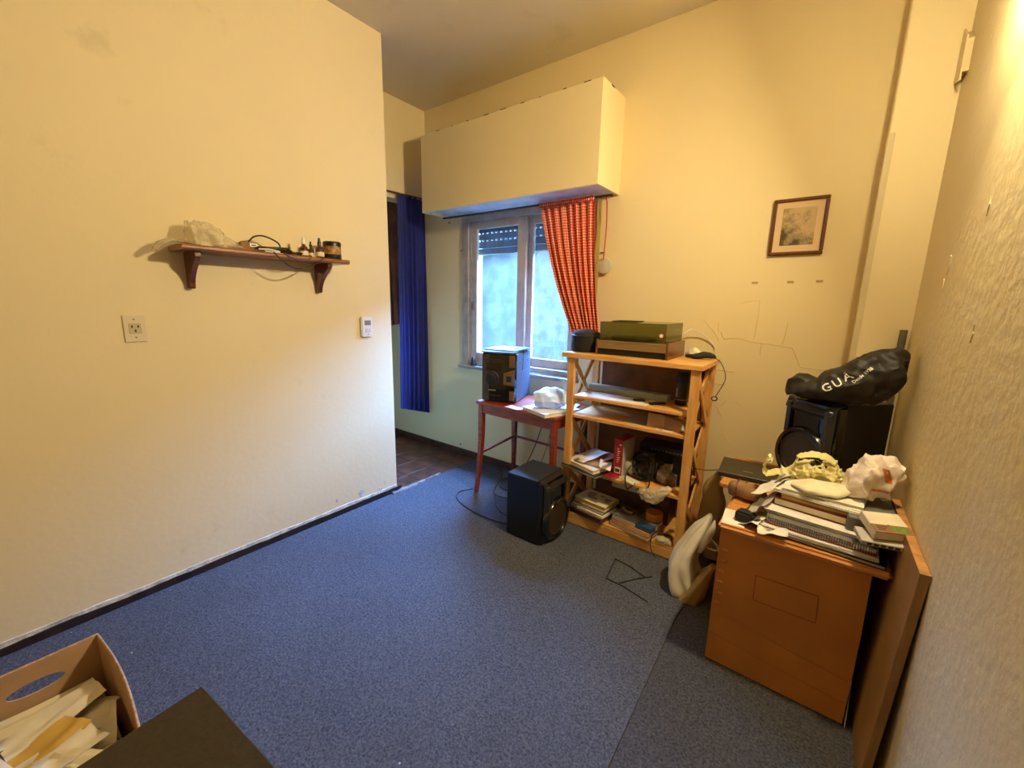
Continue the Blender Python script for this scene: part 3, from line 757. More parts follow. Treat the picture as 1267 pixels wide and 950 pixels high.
for (z, xa, xb, ya, yb) in ((0.705, BX0+0.036, BX1-0.036, 2.150, 2.500), (0.372, BX0+0.036, BX1-0.036, 2.150, 2.500), (0.075, BX0+0.036, BX1-0.036, 2.150, 2.500)):
    bx('shelf_board', m_pine, xa, xb, ya, yb, z-0.018, z, t, bevel=0.002)
bx('shelf_board', m_pine, -1.155, -0.53, 2.150, 2.42, 0.805, 0.822, t, bevel=0.002)
bx('front_rail', m_pine, BX0+0.044, BX1-0.044, 2.148, 2.166, 0.004, 0.057, t, bevel=0.002)
bx('back_panel', m_hard, BX0+0.06, BX1-0.044, 2.506, 2.511, 0.04, 1.04, t)
for z in (0.80,):
    for x in (-1.155+0.02, -0.55):
        bx('shelf_batten', m_pine, x, x+0.02, 2.17, 2.49, z-0.016, z+0.004, t)

# ---- red brown side table under the window
TZ = 0.682
t = thing('side_table', 'red brown wooden side table with thin splayed legs under the window', 'table', (-1.545, 2.304, 0), R(-2.5))
def tl(x, y, z): return Vector((x, y, z))
hw, hd = 0.335, 0.215
bx('top', m_redwood, -hw, hw, -hd, hd, TZ-0.022, TZ, t, bevel=0.004, local=True)
for (a, b, c, d) in ((-hw+0.02, hw-0.02, -hd+0.018, -hd+0.034), (-hw+0.02, hw-0.02, hd-0.034, hd-0.018), (-hw+0.02, -hw+0.036, -hd+0.034, hd-0.034), (hw-0.036, hw-0.02, -hd+0.034, hd-0.034)):
    bx('apron', m_redwood, a, b, c, d, TZ-0.085, TZ-0.022, t, local=True)
for sx in (-1, 1):
    for sy_ in (-1, 1):
        P = [(sx*(hw-0.032), sy_*(hd-0.03), TZ-0.022), (sx*(hw-0.030), sy_*(hd-0.03), 0.42), (sx*(hw-0.022), sy_*(hd-0.018), 0.20), (sx*(hw-0.006), sy_*(hd-0.004), 0.0)]
        rr = []
        for p in catmull(P, 5):
            w = 0.012+0.006*min(1, p.z/0.5)
            rr.append([p+Vector((a*w, b*w, 0)) for a, b in ((-1, -1), (1, -1), (1, 1), (-1, 1))])
        MB().loft(rr).build('leg', m_redwood, t, local=True, bevel=0.001)
MB().bar((-hw+0.03, -hd+0.025, 0.30), (-hw+0.03, hd-0.025, 0.335), 0.014, 0.014).build('stretcher', m_redwood, t, local=True)
MB().bar((-hw+0.03, hd-0.028, 0.335), (hw-0.03, hd-0.028, 0.335), 0.014, 0.014).build('stretcher', m_redwood, t, local=True)

# ---- loudspeakers: woofer in the front (-Y), faceted visor above it
def loudspeaker(label, loc, rz):
    t = thing('loudspeaker', label, 'loudspeaker', loc, rz, 'pair of black loudspeakers')
    w, d, h = 0.262, 0.235, 0.385
    bx('cabinet', m_spk, -w/2, w/2, -d/2+0.02, d/2, 0.006, h, t, bevel=0.003, local=True)
    bx('sheen_plate', mat('sky_sheen_top', (44, 50, 62), 0.38, spec=0.9), -w/2+0.004, w/2-0.004, -d/2+0.024, d/2-0.003, h-0.0005, h+0.002, t, local=True)  # thin added sheet; blue-grey sky sheen is put into its colour
    yf = -d/2
    # bowed front baffle
    mb = MB(); prof = [(-w/2, yf+0.022), (-w/2+0.012, yf-0.004), (-w*0.28, yf-0.020), (w*0.28, yf-0.020), (w/2-0.012, yf-0.004), (w/2, yf+0.022)]
    mb.prism(prof, 2, 0.004, h-0.012)
    mb.build('baffle', m_gloss, t, local=True, bevel=0.004)
    # visor with slanted cheeks
    mb = MB().add([(-w/2+0.01, yf-0.012, h-0.012), (w/2-0.01, yf-0.012, h-0.012), (-w/2+0.02, yf-0.034, h-0.05), (w/2-0.02, yf-0.034, h-0.05),
                   (-w/2+0.01, yf+0.02, h), (w/2-0.01, yf+0.02, h), (-w/2+0.03, yf-0.02, h-0.07), (w/2-0.03, yf-0.02, h-0.07)],
                  [(0, 1, 5, 4), (0, 2, 3, 1), (2, 6, 7, 3), (4, 5, 7, 6), (0, 4, 6, 2), (1, 3, 7, 5)])
    mb.build('visor', m_darkgrey, t, local=True, bevel=0.002)
    for s in (-1, 1):
        MB().prism([(s*(w/2-0.012), yf-0.012), (s*(w/2-0.030), yf-0.034), (s*(w/2-0.052), yf-0.034), (s*(w/2-0.045), yf-0.012)], 2, h-0.205, h-0.03).build('cheek', m_darkgrey, t, local=True, bevel=0.003)
    bx('tweeter_recess', m_blackm, -0.055, 0.055, yf-0.024, yf-0.0195, h-0.165, h-0.075, t, bevel=0.002, local=True)
    Mw = Matrix.Translation((0, yf-0.018, 0.136)) @ Matrix.Rotation(R(90), 4, 'X')
    o = MB().lathe([(0.127, -0.006), (0.127, 0.018), (0.119, 0.028), (0.106, 0.028), (0.101, 0.018)], 44, Mw).build('woofer_ring', m_gloss, t, smooth=True, local=True)
    MB().lathe([(0.102, 0.0185), (0.090, 0.023), (0.081, 0.016), (0.044, 0.0), (0.040, 0.004), (0.022, 0.014), (0.002, 0.016)], 44, Mw).build('cone', m_cone, o, smooth=True, local=True)
    for s in (-1, 1):
        MB().lathe([(0.006, 0.0), (0.006, 0.010), (0.004, 0.012)], 12, Matrix.Translation((s*0.104, yf-0.012, 0.268)) @ Matrix.Rotation(R(90), 4, 'X')).build('stud', m_chrome, t, smooth=True, local=True)
    for sx in (-1, 1):
        for sy_ in (-1, 1):
            MB().lathe([(0.012, 0), (0.012, 0.0065)], 10, Matrix.Translation((sx*0.10, sy_*0.085, 0))).build('foot', m_blackm, t, local=True)
    return t
loudspeaker('black loudspeaker standing on the carpet next to the red brown table', (-1.258, 1.940, 0.0), R(90))
STZ = 0.575

# ---- low stand behind the desk, laptop on it, second loudspeaker
t = thing('low_stand', 'low wooden stand behind the desk under the laptop', 'stand', (-0.02, 2.2, 0))
bx('top', m_deskwood, -0.300, 0.262, 1.985, 2.40, STZ-0.024, STZ, t, bevel=0.006)
for x in (-0.205, 0.205):
    for y in (2.0, 2.355):
        bx('leg', m_deskwood, x, x+0.03, y, y+0.03, 0.0, STZ-0.024, t)
bx('shelf', m_deskwood, -0.205, 0.235, 2.03, 2.385, 0.10, 0.115, t)
t = thing('laptop', 'closed black laptop sticking out from under the loudspeaker', 'laptop', (-0.175, 2.185, STZ), R(4))
bx('base', m_blackm, -0.155, 0.155, -0.115, 0.115, 0.0, 0.014, t, bevel=0.003, local=True)
bx('lid', mat('olive_black_lid', (54, 48, 34), 0.4), -0.155, 0.155, -0.115, 0.115, 0.0155, 0.022, t, bevel=0.002, local=True)
bx('badge', m_silver, -0.055, -0.015, -0.055, -0.045, 0.0218, 0.0226, t, local=True)
bx('hinge', m_blackm, -0.12, 0.12, 0.108, 0.116, 0.008, 0.018, t, local=True)
loudspeaker('black loudspeaker on the low stand beneath a black cloth bag', (0.080, 2.212, STZ+0.0226), R(-43))

# ---- desk top, cardboard box under it, leaning board
t = thing('desk', 'small desk with rounded orange wood top covered in papers', 'desk', (0.02, 1.77, 0))
DX0, DX1, DY0, DY1 = -0.226, 0.256, 1.578, 1.975
bx('top', m_deskwood, DX0, DX1, DY0, DY1, STZ-0.026, STZ, t, bevel=0.010, seg=3)
bx('back_panel', m_board, DX0+0.02, DX1-0.012, 1.950, 1.965, 0.0, STZ-0.026, t)
bx('side_panel', m_board, DX1-0.034, DX1-0.022, 1.76, 1.950, 0.0, STZ-0.026, t)
t = thing('cardboard_box', 'tall brown cardboard box standing under the desk top', 'cardboard box', (0.0, 1.76, 0))
bx('body', m_card, -0.214, 0.208, 1.598, 1.935, 0.0, 0.545, t, bevel=0.004)
# front wall: slightly buckled sheet
mb = MB(); nx, nz = 24, 28; fr_ = []; bk = []
for j in range(nz+1):
    for i in range(nx+1):
        u = i/nx; v = j/nz; x = -0.216+0.426*u; z = 0.003+0.543*v
        y = 1.594-0.004*noise.noise(Vector((u*2.5, v*3.5, 2)))-0.010*(1-v)**3*(0.4+u)
        fr_.append(Vector((x+0.004*math.sin(v*3)*(1 if u > 0.9 else 0), y, z))); bk.append(Vector((x, 1.600, z)))
n = (nx+1)*(nz+1); fs = []
for j in range(nz):
    for i in range(nx):
        a = j*(nx+1)+i; fs.append((a, a+1, a+nx+2, a+nx+1)); fs.append((n+a, n+a+nx+1, n+a+nx+2, n+a+1))
rim = list(range(nx+1))+[j*(nx+1)+nx for j in range(1, nz+1)]+[nz*(nx+1)+i for i in range(nx-1, -1, -1)]+[j*(nx+1) for j in range(nz-1, 0, -1)]
for k in range(len(rim)):
    a, b = rim[k], rim[(k+1) % len(rim)]; fs.append((a, n+a, n+b, b))
mb.add(fr_+bk, fs); mb.build('front_wall', m_card, t, smooth=True)
def cy_(x, z):  # surface of the buckled front
    u = (x+0.216)/0.426; v = (z-0.003)/0.543
    return 1.594-0.004*noise.noise(Vector((u*2.5, v*3.5, 2)))-0.010*(1-v)**3*(0.4+u)
def line_on(pts, w=0.0012):
    P = []
    for (a, b) in zip(pts[:-1], pts[1:]):
        for k in range(8):
            t_ = k/8; P.append((a[0]+(b[0]-a[0])*t_, a[1]+(b[1]-a[1])*t_))
    P.append(pts[-1])
    return MB().tube([(x, cy_(x, z)-0.0003, z) for x, z in P], w, 5, 0)
line_on([(-0.088, 0.415), (0.094, 0.417), (0.098, 0.319), (-0.086, 0.317), (-0.088, 0.415)]).build('printed_panel_outline', m_cardline, t)
line_on([(-0.212, 0.215), (-0.12, 0.205), (0.0, 0.185), (0.12, 0.170), (0.205, 0.160)], 0.0012).build('crease', m_cardfold, t)
line_on([(-0.212, 0.115), (-0.05, 0.100), (0.1, 0.088), (0.205, 0.080)], 0.0012).build('crease', m_cardfold, t)
for k in range(7):
    z = 0.47-0.044*k; x = -0.196+0.004*math.sin(k*2)
    MB().sphere((x, cy_(x, z)+0.001, z), 0.010, 12, 8, (1.15, 0.85, 0.7)).build('crimp_mark', m_card, t, smooth=True)
t = thing('leaning_board', 'thick wooden board leaning on the right wall beside the desk', 'board', (0.262, 1.6, 0))
bm_ = MB().add([(0.2385, 1.372, 0.0), (0.259, 1.372, 0.0), (0.2655, 1.362, 0.707), (0.2865, 1.362, 0.707),
                (0.2385, 1.93, 0.0), (0.259, 1.93, 0.0), (0.2655, 1.93, 0.690), (0.2865, 1.93, 0.690)],
               [(0, 1, 3, 2), (4, 6, 7, 5), (0, 2, 6, 4), (1, 5, 7, 3), (2, 3, 7, 6), (0, 4, 5, 1)])
bm_.build('panel', m_board, t, bevel=0.001)
MB().add([(0.265, 1.361, 0.7075), (0.2868, 1.361, 0.7075), (0.265, 1.93, 0.6905), (0.2868, 1.93, 0.6905),
          (0.265, 1.361, 0.7085), (0.2868, 1.361, 0.7085), (0.265, 1.93, 0.6915), (0.2868, 1.93, 0.6915)],
         [(0, 1, 3, 2), (4, 6, 7, 5), (0, 4, 5, 1), (2, 3, 7, 6), (0, 2, 6, 4), (1, 5, 7, 3)]).build('top_edge', m_boardedge, t)
o = MB().prism([(1.575, 0.001), (1.60, 0.10), (1.66, 0.21), (1.72, 0.235), (1.74, 0.001)], 0, 0.2165, 0.2185).build('paper_sheet', m_paper3)
tag(o, 'grey sheet propped between the cardboard box and the leaning board', 'paper')

# ---- foreground: carton of papers and black table corner
t = thing('paper_carton', 'open cardboard carton full of old papers on the carpet', 'carton', (-1.42, -0.2, 0))
CX0, CX1, CY0, CY1, CZ = -1.655, -1.17, -0.52, 0.128, 0.335
def holed_panel(y0, y1, z0, z1, cyc, czc, ry, rz_, x0, x1):
    """upright panel in a YZ plane with an oval hand hole"""
    n = 32; mb = MB(); outer = []; inner = []
    for k in range(n):
        a = 2*PI*k/n; ca, sa = math.cos(a), math.sin(a)
        sc = min((y1-cyc if ca > 0 else cyc-y0)/max(abs(ca), 1e-6), (z1-czc if sa > 0 else czc-z0)/max(abs(sa), 1e-6))
        outer.append((cyc+ca*sc, czc+sa*sc)); inner.append((cyc+ry*ca, czc+rz_*sa))
    for (yy, zz) in ((y0, z0), (y0, z1), (y1, z0), (y1, z1)):   # snap the nearest outer points to the corners
        k = min(range(n), key=lambda q: (outer[q][0]-yy)**2+(outer[q][1]-zz)**2); outer[k] = (yy, zz)
    vs = [(x, p[0], p[1]) for x in (x0, x1) for p in outer]+[(x, p[0], p[1]) for x in (x0, x1) for p in inner]
    fs = []
    for k in range(n):
        q = (k+1) % n
        fs += [(k, q, 2*n+q, 2*n+k), (n+k, 3*n+k, 3*n+q, n+q), (k, n+k, n+q, q), (2*n+k, 2*n+q, 3*n+q, 3*n+k)]
    return mb.add(vs, fs)
holed_panel(CY0, CY1, 0.0, CZ, -0.008, 0.262, 0.056, 0.019, CX0, CX0+0.005).build('side_wall', m_card2, t)
bx('side_wall', m_card2, CX1-0.005, CX1, CY0, CY1, 0.0, CZ, t)
# far end wall: bows outward at its top
rr = []
for k in range(13):
    u = k/12; x = CX0+0.005+(CX1-CX0-0.01)*u; b = 0.012*math.sin(PI*u)
    rr.append([Vector((x, CY1-0.005, 0)), Vector((x, CY1, 0)), Vector((x, CY1+b, CZ+0.006*math.sin(PI*u))), Vector((x, CY1-0.005+b, CZ+0.006*math.sin(PI*u)))])
MB().loft(rr).build('end_wall', m_card2, t)
bx('end_wall', m_card2, CX0+0.005, CX1-0.005, CY0, CY0+0.005, 0.0, CZ, t)
bx('bottom', m_card2, CX0+0.005, CX1-0.005, CY0+0.005, CY1-0.005, 0.0, 0.006, t)
MB().tube([(CX0+0.0025, CY0, CZ), (CX0+0.0025, CY1, CZ)], 0.0032, 6, 0).build('rim', m_cardedge, t)
MB().tube([(CX0+0.005+(CX1-CX0-0.01)*k/12, CY1-0.002+0.012*math.sin(PI*k/12), CZ+0.006*math.sin(PI*k/12)) for k in range(13)], 0.0032, 6, 0).build('rim', m_cardedge, t)
# heap of papers inside: a filled layer, then single sheets
bx('paper_block', m_paper2, -1.645, -1.18, -0.50, 0.115, 0.0062, 0.150)
tag(bpy.data.objects['paper_block'], 'packed layer of old papers at the bottom of the open carton', 'papers')
CP = [('white sheet with blue sheen near the far end of the carton', m_paper, (-1.505, 0.01, 0.232), 0.09, 0.19, 10, (10, -4), .006),
      ('cream page lying along the far inner wall of the carton', m_paper2, (-1.60, -0.09, 0.190), 0.075, 0.38, 2, (0, 8), .006),
      ('cream folded leaflet in the far corner of the carton', m_paper, (-1.44, 0.075, 0.222), 0.13, 0.075, -30, (8, -10), .008),
      ('mustard yellow envelope in the middle of the carton', m_yellowp, (-1.405, -0.02, 0.236), 0.11, 0.15, 24, (6, -8), .006),
      ('grey printed page under the mustard envelope', m_paper3, (-1.46, -0.09, 0.198), 0.20, 0.26, -12, (0, 4), .006),
      ('cream letter leaning on the near side of the carton', m_paper, (-1.33, -0.045, 0.242), 0.15, 0.24, 14, (4, -14), .01),
      ('white sheet with a dark printed letter in the carton', m_paper, (-1.335, -0.16, 0.262), 0.18, 0.20, 20, (2, -6), .006),
      ('teal folder poking out among the carton papers', m_teal, (-1.52, -0.16, 0.225), 0.12, 0.12, 30, (2, 4), .002),
      ('brownish torn page at the carton end wall', m_brownp, (-1.30, 0.07, 0.214), 0.10, 0.07, 35, (6, 4), .004),
      ('pale strip of paper by the carton end wall', m_paper2, (-1.27, 0.03, 0.262), 0.16, 0.05, 30, (4, -4), .004),
      ('white crumpled page filling the far right corner of the carton', m_paper, (-1.345, 0.055, 0.225), 0.20, 0.10, -10, (8, -4), .010),
      ('pale folded page against the carton end wall', m_paper2, (-1.235, 0.065, 0.235), 0.12, 0.09, 12, (6, -8), .006),
      ('crumpled tan page at the near left of the carton', m_paper2, (-1.56, -0.24, 0.205), 0.16, 0.22, -18, (2, 5), .01),
      ('large cream page filling the near left of the carton', m_paper, (-1.42, -0.30, 0.215), 0.30, 0.26, 6, (0, -3), .008)]
for k, (lb, m, lc, w, d, rz, tlt, cu) in enumerate(CP):
    o = sheet('loose_paper', m, (lc[0], lc[1], lc[2]+0.012), w, d, R(rz), (R(tlt[0]), R(tlt[1])), cu, 0.0015, seed=k*1.3, rough=0.016)
    tag(o, lb, 'paper', 'loose papers in the open carton')
    if m is m_paper and 'letter' in lb:
        MB().prism([(-1.375, -0.120), (-1.360, -0.116), (-1.352, -0.142), (-1.337, -0.138), (-1.330, -0.112), (-1.315, -0.108), (-1.325, -0.150), (-1.365, -0.158)], 2, 0.3015, 0.3020).build('printed_letter', m_leather, o)
t = thing('black_table', 'matt black table top in the near foreground', 'table', (-0.712, 0.153, 0), R(4.4))
bx('top', m_blackm if False else m_blacktop, 0.0, 0.80, -0.62, 0.0, 0.722, 0.75, t, bevel=0.0015, local=True)
for (x, y) in ((0.03, -0.03), (0.77, -0.03), (0.03, -0.59), (0.77, -0.59)):
    bx('leg', m_blacktop, x-0.02, x+0.02, y-0.02, y+0.02, 0.0, 0.722, t, local=True)

# ================================================================== SMALLER THINGS
# ---- on the wall shelf
o = bag('plastic_bag', m_film, [(-2.25, 0.66, ST+0.040), (-2.25, 0.72, ST+0.046), (-2.25, 0.79, ST+0.028), (-2.25, 0.85, ST+0.012)],
        [(0.055, 0.066), (0.055, 0.054), (0.05, 0.034), (0.03, 0.016)], amp=0.34, freq=16, seed=1, floor=ST+0.0006, n=44, per=10, ridged=True)
tag(o, 'clear crumpled plastic bag standing open on the wall shelf', 'plastic bag')
o = bag('plastic_wrap', m_film, [(-2.25, 0.535, ST-0.022), (-2.25, 0.57, ST+0.006), (-2.25, 0.615, ST+0.012), (-2.25, 0.68, ST+0.006)],
        [(0.03, 0.010), (0.06, 0.012), (0.06, 0.010), (0.05, 0.006)], amp=0.5, freq=18, seed=4, n=36, per=8, ridged=True)
tag(o, 'flat plastic wrap hanging over the left end of the wall shelf', 'plastic wrap')
t = thing('adapter_box', 'small brown box with white label among the shelf cables', 'box', (-2.25, 0.885, ST), R(-8))
bx('body', m_brownp, -0.035, 0.035, -0.035, 0.035, 0.0, 0.042, t, bevel=0.002, local=True)
bx('label', m_white, 0.0348, 0.0358, 0.002, 0.034, 0.022, 0.038, t, local=True)
bx('print', m_ink, 0.0356, 0.0362, 0.008, 0.028, 0.027, 0.032, t, local=True)
def coil(cen, r, n, sy=1.0, flat=0.35, seed=0, jit=0.25, tilt=None):
    P = []
    for k in range(n*10):
        a = 2*PI*k/10; q = k/10
        rr_ = r*(1+jit*noise.noise(Vector((q*0.7, seed, 1))))
        P.append(Vector((rr_*math.cos(a), sy*rr_*math.sin(a), flat*r*noise.noise(Vector((q*1.3, seed, 5))))))
    if tilt: P = [tilt @ p for p in P]
    return [Vector(cen)+p for p in P]
def cable(name, label, m, pts, r, cat='cable', smooth=6, group=None):
    return tag(MB().tube(pts, r, 6, smooth).build(name, m), label, cat, group)
cable('cable_coil', 'coiled black cable bundle on the wall shelf', m_cable, coil((-2.245, 0.985, ST+0.022), 0.055, 7, 1.6, 0.32, 1), 0.0042, smooth=3)
cable('cable_coil', 'thin black wires tangled beside the bottles on the wall shelf', m_cable, coil((-2.235, 1.10, ST+0.014), 0.026, 4, 1.6, 0.4, 5), 0.0022, smooth=3)
cable('cable', 'stiff black cable arching above the wall shelf', m_cable, [(-2.24, 0.885, ST+0.045), (-2.25, 0.92, ST+0.075), (-2.25, 0.965, ST+0.082), (-2.24, 1.02, ST+0.058), (-2.24, 1.035, ST+0.025)], 0.0038)
cable('cable', 'short white cable on the wall shelf front edge', m_cablew, [(-2.18, 0.905, ST+0.012), (-2.172, 0.95, ST+0.014), (-2.168, 0.995, ST+0.006), (-2.17, 0.96, ST+0.004), (-2.175, 0.93, ST+0.004)], 0.0042)
cable('cable', 'brown cord looping down below the wall shelf front', m_cableb, [(-2.20, 0.955, ST+0.006), (-2.168, 0.965, ST+0.004), (-2.152, 0.985, ST-0.025), (-2.153, 1.03, ST-0.057), (-2.153, 1.08, ST-0.066), (-2.153, 1.14, ST-0.048), (-2.152, 1.19, ST-0.018), (-2.162, 1.215, ST+0.004), (-2.19, 1.23, ST+0.006)], 0.003)
cable('cable', 'second brown cord drooping slightly over the shelf edge', m_cableb, [(-2.20, 1.0, ST+0.006), (-2.164, 1.01, ST+0.003), (-2.153, 1.04, ST-0.014), (-2.153, 1.085, ST-0.026), (-2.154, 1.13, ST-0.014), (-2.166, 1.15, ST+0.003), (-2.2, 1.15, ST+0.005)], 0.0026)
def bottle(label, loc, h, r, cap):
    t = thing('dropper_bottle', label, 'bottle', loc, 0, 'small amber bottles on the wall shelf')
    M = Matrix.Translation(loc)
    MB().lathe([(r*0.9, 0), (r, 0.003), (r, h*0.42), (r*0.85, h*0.50), (r*0.38, h*0.60), (r*0.36, h*0.70)], 20, M).build('body', m_amber, t, smooth=True)
    MB().lathe([(r*0.46, h*0.66), (r*0.46, h*0.80), (r*0.30, h*0.82), (r*0.26, h*0.98), (r*0.12, h)], 16, M).build('cap', cap, t, smooth=True)
    MB().lathe([(r*1.015, h*0.08), (r*1.015, h*0.30)], 20, M).build('label', m_paper2, t, smooth=True)
bottle('amber bottle with pale collar on the wall shelf', (-2.225, 1.142, ST+0.0004), 0.098, 0.021, m_white)
bottle('smallest amber bottle in the middle of the trio', (-2.245, 1.190, ST+0.0004), 0.085, 0.016, m_black)
bottle('amber bottle with black dropper nearest the striped jar', (-2.215, 1.222, ST+0.0004), 0.105, 0.022, m_black)
t = thing('patterned_jar', 'squat jar with black lid and patterned band on the wall shelf', 'jar', (-2.235, 1.305, ST))
M_ = Matrix.Translation((-2.235, 1.305, ST+0.0003))
MB().lathe([(0.044, 0), (0.047, 0.004), (0.047, 0.028)], 32, M_).build('base', m_black, t, smooth=True)
MB().lathe([(0.0455, 0.028), (0.0455, 0.070)], 32, M_).build('band', m_wicker, t, smooth=True)
MB().lathe([(0.047, 0.070), (0.0475, 0.088), (0.044, 0.095), (0.01, 0.096)], 32, M_).build('lid', m_black, t, smooth=True)
o = bx('white_card', m_paper, -2.30, -2.297, 1.235, 1.275, ST, ST+0.055)
tag(o, 'small white card standing behind the bottles on the wall shelf', 'card')
o = bx('dark_clip', m_black, -2.185, -2.165, 1.235, 1.262, ST, ST+0.008, bevel=0.002); tag(o, 'tiny black clip at the jar foot on the wall shelf', 'clip')

# ---- stereo on the table
t = thing('stereo', 'black mini stereo unit with big volume dial on the side table', 'stereo', (-1.855, 2.128, TZ), R(18))
w, d, h = 0.252, 0.33, 0.335
bx('case', m_satin, 0.004, w-0.004, 0.012, d, 0.006, h, t, bevel=0.003, local=True)
MB().prism([(0.0, 0.014), (0.006, -0.004), (0.06, -0.012), (w-0.07, -0.012), (w-0.012, -0.002), (w, 0.014)], 2, 0.008, h-0.004).build('front', m_gloss, t, bevel=0.003, local=True)
bx('display', mat('dark_display', (30, 24, 18), 0.1), 0.035, 0.145, -0.0145, -0.011, h-0.115, h-0.06, t, bevel=0.001, local=True)
bx('disc_slot', m_darkgrey, 0.03, 0.15, -0.0150, -0.011, h-0.048, h-0.040, t, local=True)
Mk = Matrix.Translation((0.083, -0.011, 0.165)) @ Matrix.Rotation(R(90), 4, 'X')
o = MB().lathe([(0.052, 0), (0.052, 0.006), (0.046, 0.010), (0.044, 0.006)], 36, Mk).build('dial_ring', m_darkgrey, t, smooth=True, local=True)
MB().lathe([(0.030, 0.002), (0.030, 0.018), (0.026, 0.021), (0.012, 0.020), (0.010, 0.022), (0.002, 0.022)], 32, Mk).build('volume_dial', m_black, t, smooth=True, local=True)
MB().lathe([(0.0035, 0), (0.0035, 0.004)], 10, Matrix.Translation((0.050, -0.012, 0.150)) @ Matrix.Rotation(R(90), 4, 'X')).build('indicator', m_white, t, local=True)
bx('badge', m_silver, 0.055, 0.108, -0.0140, -0.0115, 0.080, 0.088, t, local=True)
for k in range(6):
    bx('button', m_darkgrey, 0.040+0.018*k, 0.052+0.018*k, -0.0145, -0.0115, 0.045, 0.053, t, local=True)
MB().add([(0.165, -0.013, 0.205), (0.240, -0.006, 0.232), (0.240, -0.006, 0.120), (0.165, -0.013, 0.130), (0.165, -0.019, 0.205), (0.240, -0.012, 0.232), (0.240, -0.012, 0.120), (0.165, -0.019, 0.130)],
         [(0,1,2,3), (4,7,6,5), (0,4,5,1), (1,5,6,2), (2,6,7,3), (3,7,4,0)]).build('trim_wing', m_bronze, t, bevel=0.002, local=True)
bx('trim_socket', m_black, 0.185, 0.222, -0.0200, -0.0150, 0.150, 0.188, t, bevel=0.002, local=True)
bx('trim_column', m_bronze, 0.200, 0.240, -0.010, -0.002, 0.245, 0.325, t, bevel=0.002, local=True)
bx('trim_column', m_bronze, 0.205, 0.240, -0.010, -0.002, 0.020, 0.085, t, bevel=0.002, local=True)
bx('seam', m_silver, w-0.0045, w-0.0032, 0.06, 0.27, 0.205, 0.2065, t, local=True)
for (y, z) in ((0.08, 0.27), (0.26, 0.27), (0.27, 0.05)):
    MB().lathe([(0.006, 0), (0.005, 0.002)], 10, Matrix.Translation((w-0.004, y, z)) @ Matrix.Rotation(R(90), 4, 'Y')).build('screw', m_black, t, local=True)
for (x, y) in ((0.03, 0.04), (w-0.03, 0.04), (0.03, d-0.04), (w-0.03, d-0.04)):
    MB().lathe([(0.012, 0.0), (0.012, 0.0065)], 10, Matrix.Translation((x, y, 0))).build('foot', m_blackm, t, local=True)
e18 = Vector((math.cos(R(18)), math.sin(R(18)), 0)); f18 = Vector((-math.sin(R(18)), math.cos(R(18)), 0)); so = Vector((-1.855, 2.128, TZ))
def on_st(x, y, z): return tuple(so+e18*x+f18*y+Vector((0, 0, z)))
mags = (('cream magazine at the bottom on top of the stereo', m_paper2, 0.115, 0.15, 0.24, 0.30, 14, 0.0005), ('blue covered magazine on top of the stereo', m_bluep, 0.12, 0.14, 0.25, 0.31, 20, 0.0085), ('pale blue sheet lying uppermost on the stereo', m_bluep, 0.14, 0.17, 0.26, 0.28, 10, 0.0165))
for k, (lb, m, x, y, w_, d_, rz, z) in enumerate(mags):
    o = sheet('magazine', m, on_st(x, y, h+z), w_, d_, R(rz), (0, 0), 0.006, 0.004, seed=k, rough=0.006); tag(o, lb, 'magazine', 'magazines on the stereo')
cable('cable', 'thin black wire hanging down the stereo side', m_cable, [on_st(0.20, 0.10, h+0.026), on_st(0.245, 0.13, h+0.022), on_st(0.2545, 0.14, h-0.01), on_st(0.2545, 0.13, h-0.06), on_st(0.2545, 0.12, h-0.12)], 0.0018)
# white bag and papers beside the stereo
book('magazine', 'thick cream magazine stack on the right of the side table', (-1.335, 2.20, TZ), 0.24, 0.28, 0.022, R(-20), m_paper, m_paper2, 'magazine')
o = sheet('pink_paper', m_pink, (-1.56, 2.115, TZ), 0.12, 0.06, R(-8), (0, 0), 0.001, 0.001); tag(o, 'pink slip of paper at the stereo foot on the table', 'paper')
o = bag('plastic_bag', m_filmb, [(-1.425, 2.14, TZ+0.070), (-1.37, 2.18, TZ+0.080), (-1.30, 2.22, TZ+0.080), (-1.255, 2.25, TZ+0.065)],
        [(0.045, 0.040), (0.085, 0.066), (0.080, 0.074), (0.03, 0.035)], amp=0.22, freq=17, seed=8, floor=TZ+0.0225, n=48, per=10, pw=1.5)
tag(o, 'bluish white plastic bag with folded contents on the side table', 'plastic bag')
o = sheet('paper_sheet', m_paper, (-1.38, 2.40, TZ), 0.26, 0.16, R(6), (0, 0), 0.004, 0.003, seed=2, rough=0.01); tag(o, 'white paper sheet at the back of the side table under the window', 'paper')
o = sheet('newspaper', m_paper3, (-1.60, D+0.03, 0.8305), 0.30, 0.11, R(3), (0, 0), 0.003, 0.006, seed=6, rough=0.004); tag(o, 'folded paper lying on the window sill', 'paper')
t = thing('plug', 'small black plug with cream base by the window sill left end', 'plug', (-2.335, D-0.03, 0.83))
bx('body', m_cableb, -2.36, -2.31, D-0.042, D-0.012, 0.830, 0.855, t, bevel=0.003)
MB().lathe([(0.02, 0), (0.018, 0.03), (0.006, 0.05)], 14, Matrix.Translation((-2.335, D-0.027, 0.855))).build('grip', m_black, t, smooth=True)

